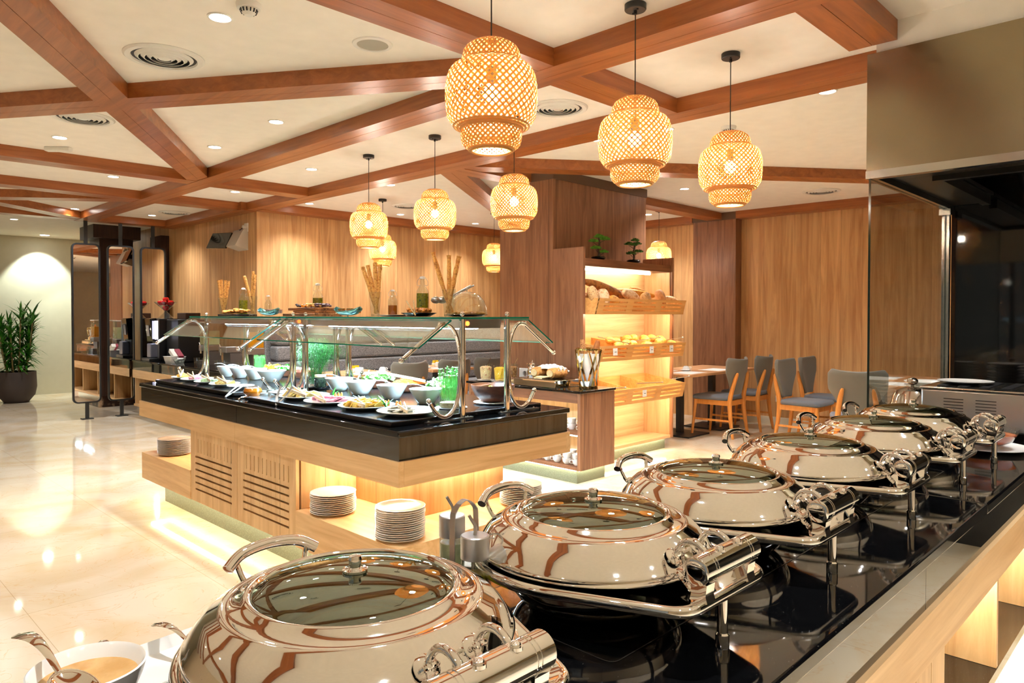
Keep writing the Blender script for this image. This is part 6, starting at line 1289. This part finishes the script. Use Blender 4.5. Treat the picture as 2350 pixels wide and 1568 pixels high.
# ------------------------------------------------------------------ things standing on the glass top
ZG = 1.4115
sticks = mottled('breadstick_crust', [(196, 120, 46), (236, 176, 92), (170, 98, 36)], 60, 0.7, bump=0.6)
def breadsticks(x, y, lab, tips, h=0.145, r=0.036):
    t = thing('tumbler', 'tall clear tumbler ' + lab, 'glass', (x, y, ZG + 0.0035), 0, 'tall tumblers on the glass top')
    g = G(); g.lathe([(0, 0.012), (r * 0.68, 0.010), (r * 0.7, 0.0), (0, 0), (r * 0.7, 0.0), (r * 0.72, 0.012), (r * 1.02, h)], n=32); g.obj('glass_body', glassthin, t)
    g = G(); g.lathe([(0, 0), (0.052, 0), (0.053, 0.002), (0, 0.003)], n=32); tag(g.obj('coaster', glassthin, loc=(x, y, ZG + 0.0002)), 'round clear coaster under the tumbler ' + lab, 'coaster')
    for k, (dx, dz, l2) in enumerate(tips):
        lat = Vector((0.6995, -0.7147, 0)); b = Vector((x, y, ZG + 0.02)) + lat * (-0.25 * dx + 0.005 * (k - 1)) ; e = Vector((x, y, ZG + dz)) + lat * dx + Vector((0.7147, 0.6995, 0)) * 0.008 * (k % 2)
        P = smoothpath([b, b.lerp(e, 0.5) + lat * random.uniform(-0.004, 0.004), e], 8); g = G(); g.tube(P, [0.0118 + random.uniform(-0.0018, 0.0018) for _ in P], 8)
        tag(g.obj('breadstick', sticks, angle=80), 'long seeded breadstick %s, in the tumbler %s' % (l2, lab), 'breadstick', 'breadsticks in the tall tumblers')
breadsticks(2.50, 2.92, 'before the clear dome', ((-0.085, 0.345, 'leaning far left'), (0.0, 0.33, 'standing in the middle'), (0.055, 0.325, 'leaning right')))
breadsticks(2.50, 3.60, 'left of the amber bottle', ((-0.075, 0.30, 'leaning leftmost'), (-0.045, 0.31, 'second from left'), (0.0, 0.325, 'tallest, third from left'), (0.03, 0.315, 'rightmost')))
breadsticks(2.45, 5.10, 'right of the far green bottle', ((-0.06, 0.30, 'leaning left'), (0.005, 0.335, 'tallest'), (0.02, 0.31, 'right')))
breadsticks(2.50, 5.72, 'nearest the far end', ((-0.035, 0.29, 'leftmost'), (-0.015, 0.295, 'second'), (0.02, 0.29, 'third'), (0.045, 0.285, 'rightmost')))
herboil = mottled('herb_oil', [(90, 96, 8), (150, 140, 20), (50, 70, 10)], 60, 0.2); honey = mottled('amber_syrup', [(170, 84, 8), (196, 104, 16)], 5, 0.15)
def bottle(x, y, h, r, lab, fill, fh):
    t = thing('swing_top_bottle', lab, 'bottle', (x, y, ZG + 0.0005), 0, 'swing top glass bottles'); g = G(); n_ = h
    g.lathe([(0, 0.003), (r * 0.94, 0.0), (r, 0.006), (r, h * 0.56), (r * 0.9, h * 0.64), (r * 0.45, h * 0.76), (r * 0.36, h * 0.82), (r * 0.36, h * 0.93)], n=32); g.obj('glass_body', glassthin, t)
    if fill: g = G(); g.lathe([(0, 0.004), (r * 0.93, 0.004), (r * 0.95, fh * 0.8), (r * 0.93, fh), (0, fh)], n=32); g.obj('contents', fill, t)
    g = G(); g.lathe([(0, h * 0.93), (r * 0.44, h * 0.93), (r * 0.46, h * 0.955), (r * 0.4, h * 0.985), (0, h)], n=24); g.obj('stopper', white, t)
    g = G()
    for s_ in (-1, 1): g.tube(smoothpath([(0.7 * s_ * r * 0.46, -0.71 * s_ * r * 0.46, h * 0.96), (0.7 * s_ * r * 0.85, -0.71 * s_ * r * 0.85, h * 0.86), (0.7 * s_ * r * 0.80, -0.71 * s_ * r * 0.8, h * 0.77), (0.7 * s_ * r * 0.4, -0.71 * s_ * r * 0.4, h * 0.77)], 4), 0.0012, 6)
    g.obj('wire_bail', satin, t)
bottle(2.60, 3.27, 0.235, 0.036, 'tall swing top bottle of green herb oil beside the dome', herboil, 0.135)
bottle(2.60, 3.56, 0.165, 0.028, 'small swing top bottle of amber syrup', honey, 0.068)
bottle(2.66, 4.53, 0.235, 0.036, 'swing top bottle of green herb oil behind the fruit board', herboil, 0.13)
bottle(2.66, 5.27, 0.165, 0.027, 'small empty looking swing top bottle before the far jars', None, 0)
bottle(2.66, 5.70, 0.235, 0.036, 'farthest swing top bottle of green herb oil behind the crisps', herboil, 0.13)
def slab(x, y, lx, ly, z0, z1, mat, lab, cat='tray', name='serving_board', rz=0.0, bv=0.004):
    g = G(); g.box(-lx / 2, lx / 2, -ly / 2, ly / 2, 0, z1 - z0); o = g.obj(name, mat, loc=(x, y, z0), bevel=bv); o.rotation_euler = (0, 0, rz); return tag(o, lab, cat)
slab(2.48, 5.42, 0.18, 0.30, ZG + 0.0005, ZG + 0.016, slate, 'flat black tray of pastry crisps between the far breadsticks', name='serving_tray')
g = G()
for k in range(34): g.blob((2.48 + random.uniform(-0.06, 0.06), 5.42 + random.uniform(-0.12, 0.12), ZG + 0.03 + random.uniform(0, 0.022)), 0.017, 1.4, 0.9, 0.7, 8, 6, rot=RZ(k))
food('pastries', 'heap of orange glazed pastries on the flat black tray', g, mottled('glazed_pastry', [(226, 140, 40), (248, 186, 96)], 40, 0.3), smooth=True, angle=80)
slab(2.58, 4.47, 0.22, 0.42, ZG + 0.0005, ZG + 0.022, boardwood, 'lower dark acacia board under the dried fruit', name='serving_board')
slab(2.58, 4.44, 0.16, 0.30, ZG + 0.0225, ZG + 0.040, boardwood, 'middle striped acacia board under the dried fruit', name='serving_board')
slab(2.60, 4.48, 0.20, 0.36, ZG + 0.0405, ZG + 0.060, boardwood, 'top striped acacia board carrying dried fruit', name='serving_board')
for (yy, c, l) in ((4.60, [(40, 24, 28), (70, 44, 44)], 'dark prunes'), (4.49, [(240, 150, 20), (250, 176, 60)], 'orange dried apricots'), (4.40, [(222, 176, 90), (240, 206, 130)], 'pale sultanas'), (4.32, [(90, 60, 70), (120, 84, 84)], 'mauve dates')):
    g = G()
    for k in range(22): g.blob((2.58 + random.uniform(-0.05, 0.05), yy + random.uniform(-0.032, 0.032), ZG + 0.068 + random.uniform(0, 0.016)), 0.011, 1.3, 1, 0.7, 7, 5, rot=RZ(k))
    tag(g.obj('dried_fruit', mottled(l.replace(' ', '_'), c, 30, 0.4)), 'heap of %s on the top acacia board' % l, 'dried fruit', kind='stuff')
silver = plain('silvered_glass', (150, 214, 220), 0.12, metal=0.9)
def boat(x, y, lab):
    g = G(); n = 14; V = []
    for i in range(n + 1):
        u = -1 + 2 * i / n; row = []
        for j in range(9):
            v = -1 + 2 * j / 8; wd = 0.058 * (1 - u * u) ** 0.5 + 0.002; row.append((v * wd, u * 0.115, 0.006 + 0.030 * u ** 4 * 1.2 + 0.028 * v * v * (1 - 0.3 * u * u)))
        V.append(row)
    g.mesh([p for r in V for p in r], [(i * 9 + j, (i + 1) * 9 + j, (i + 1) * 9 + j + 1, i * 9 + j + 1) for i in range(n) for j in range(8)])
    o = g.obj('boat_dish', silver, loc=(x, y, ZG), angle=80); md = o.modifiers.new('t', 'SOLIDIFY'); md.thickness = 0.003; o.rotation_euler = (0, 0, 0.1); tag(o, lab, 'dish', 'shiny boat shaped dishes')
boat(2.42, 3.77, 'shiny silver blue boat dish of gold lidded jars, nearer one'); boat(2.42, 4.78, 'shiny silver blue boat dish of small white jars, farther one')
jr = None
for k, (x, y) in enumerate(((2.43, 3.88), (2.42, 3.83), (2.44, 3.79), (2.42, 3.74), (2.44, 3.69), (2.45, 4.86), (2.43, 4.81), (2.45, 4.77), (2.43, 4.72), (2.45, 4.68), (2.48, 4.74))):
    t = thing('mini_jar', ('tiny gold lidded honey jar in the nearer boat dish, %s' if k < 5 else 'tiny pink lidded jar in the farther boat dish, %s') % (['far left', 'second from left', 'middle', 'second from right', 'far right'] + ['far left', 'second', 'third', 'fourth', 'right end', 'rear'])[k], 'jar', (x, y, ZG + 0.022), 0, 'tiny preserve jars in the boat dishes')
    g = G(); g.lathe([(0, 0), (0.015, 0), (0.016, 0.02), (0, 0.021)], n=16); g.obj('body', honey if k < 5 else mottled('jar_white', [(90, 60, 60), (236, 230, 226)], 60, 0.3), t)
    g = G(); g.lathe([(0.0, 0.021), (0.0165, 0.021), (0.0165, 0.028), (0, 0.029)], n=16); g.obj('lid', gold if k < 5 else plain('lid_pink', (226, 186, 170), 0.4), t)
dish('platter', 'dark oval dish of pastry clusters with wooden tongs', 'dish', 2.47, 3.14, 0.088, [(0, 0.0), (0.62, 0.0), (1, 0.020), (0.98, 0.022), (0.6, 0.005), (0, 0.005)], slate, z=ZG + 0.0005, sy=1.3)
g = G()
for k in range(40): g.blob((2.47 + random.uniform(-0.045, 0.045), 3.14 + random.uniform(-0.07, 0.07), ZG + 0.02 + random.uniform(0, 0.02)), 0.012, 1.1, 1, 1, 7, 5, rough=0.15)
food('pastry_clusters', 'golden nutty pastry clusters on the dark dish', g, mottled('nut_pastry', [(176, 96, 30), (230, 160, 70)], 50, 0.5), smooth=True)
t = thing('wooden_tongs', 'small v shaped wooden tongs standing on the dark pastry dish', 'tongs', (2.40, 3.08, ZG + 0.002))
for dx, dz in ((-0.05, 0.085), (-0.012, 0.088)):
    g = G(); g.bar((0, 0, 0.005), Vector((0.7 * dx, -0.714 * dx, dz)), 0.006, 0.012, up=(0.7, 0.7, 0.01)); g.obj('arm', tongwood, t, bevel=0.0015)
dish('under_plate', 'white rectangular plate under the amber bottle', 'plate', 2.52, 3.42, 0.11, [(0, 0.0), (0.7, 0.0), (1, 0.010), (0.97, 0.011), (0.6, 0.004), (0, 0.004)], white, z=ZG + 0.0003)
dish('pastry_stand', 'round dark plate of pastries under the clear dome', 'plate', 2.64, 2.93, 0.118, [(0, 0.0), (0.7, 0.0), (1, 0.010), (0.97, 0.012), (0, 0.010)], slate, z=ZG + 0.0003)
g = G()
for k in range(34): a, q = random.uniform(0, 6.3), math.sqrt(random.random()) * 0.085; g.blob((2.64 + q * math.cos(a), 2.93 + q * math.sin(a), ZG + 0.020), 0.016, 1.2, 1, 0.6, 8, 5, rot=RZ(k))
food('small_pastries', 'small golden pastries under the clear dome', g, golden, smooth=True)
t = thing('dome_cover', 'large clear dome cover with knob over small pastries', 'dome cover', (2.64, 2.93, ZG + 0.014))
g = G(); g.lathe([(0.115, 0.0), (0.113, 0.0), (0.108, 0.035), (0.094, 0.075), (0.068, 0.105), (0.035, 0.121), (0, 0.125)], n=48); g.obj('dome', glassthin, t)
g = G(); g.cyl((0, 0, 0.125), 0.003, 0.012, 10); g.blob((0, 0, 0.140), 0.007, n=10, k=6); g.obj('knob', chrome, t)
t = thing('serving_fork', 'steel salad servers with toothed end leaning over the tumbler and dome', 'servers', (2.47, 3.05, ZG + 0.10))
for k in (0, 1):
    o_ = Vector((0.012, -0.012, 0.0)) * k
    g = G(); g.blob(Vector((2.55 + 0.01, 3.10, 1.505)) + o_ * 2, 0.036, 0.75, 0.9, 0.55, 16, 10); 
    for i in range(5): g.bar(Vector((2.53 + 0.010 * i, 3.13 - 0.012 * i, 1.497)) + o_ * 2, Vector((2.53 + 0.010 * i, 3.13 - 0.012 * i, 1.468)) + o_ * 2, 0.005, 0.003)
    g.tube([Vector((2.575, 3.075, 1.50)) + o_, Vector((2.60, 3.02, 1.525)) + o_, Vector((2.66, 2.92, 1.585)) + o_], 0.004, 8); g.obj('server', satin, t, world=True)
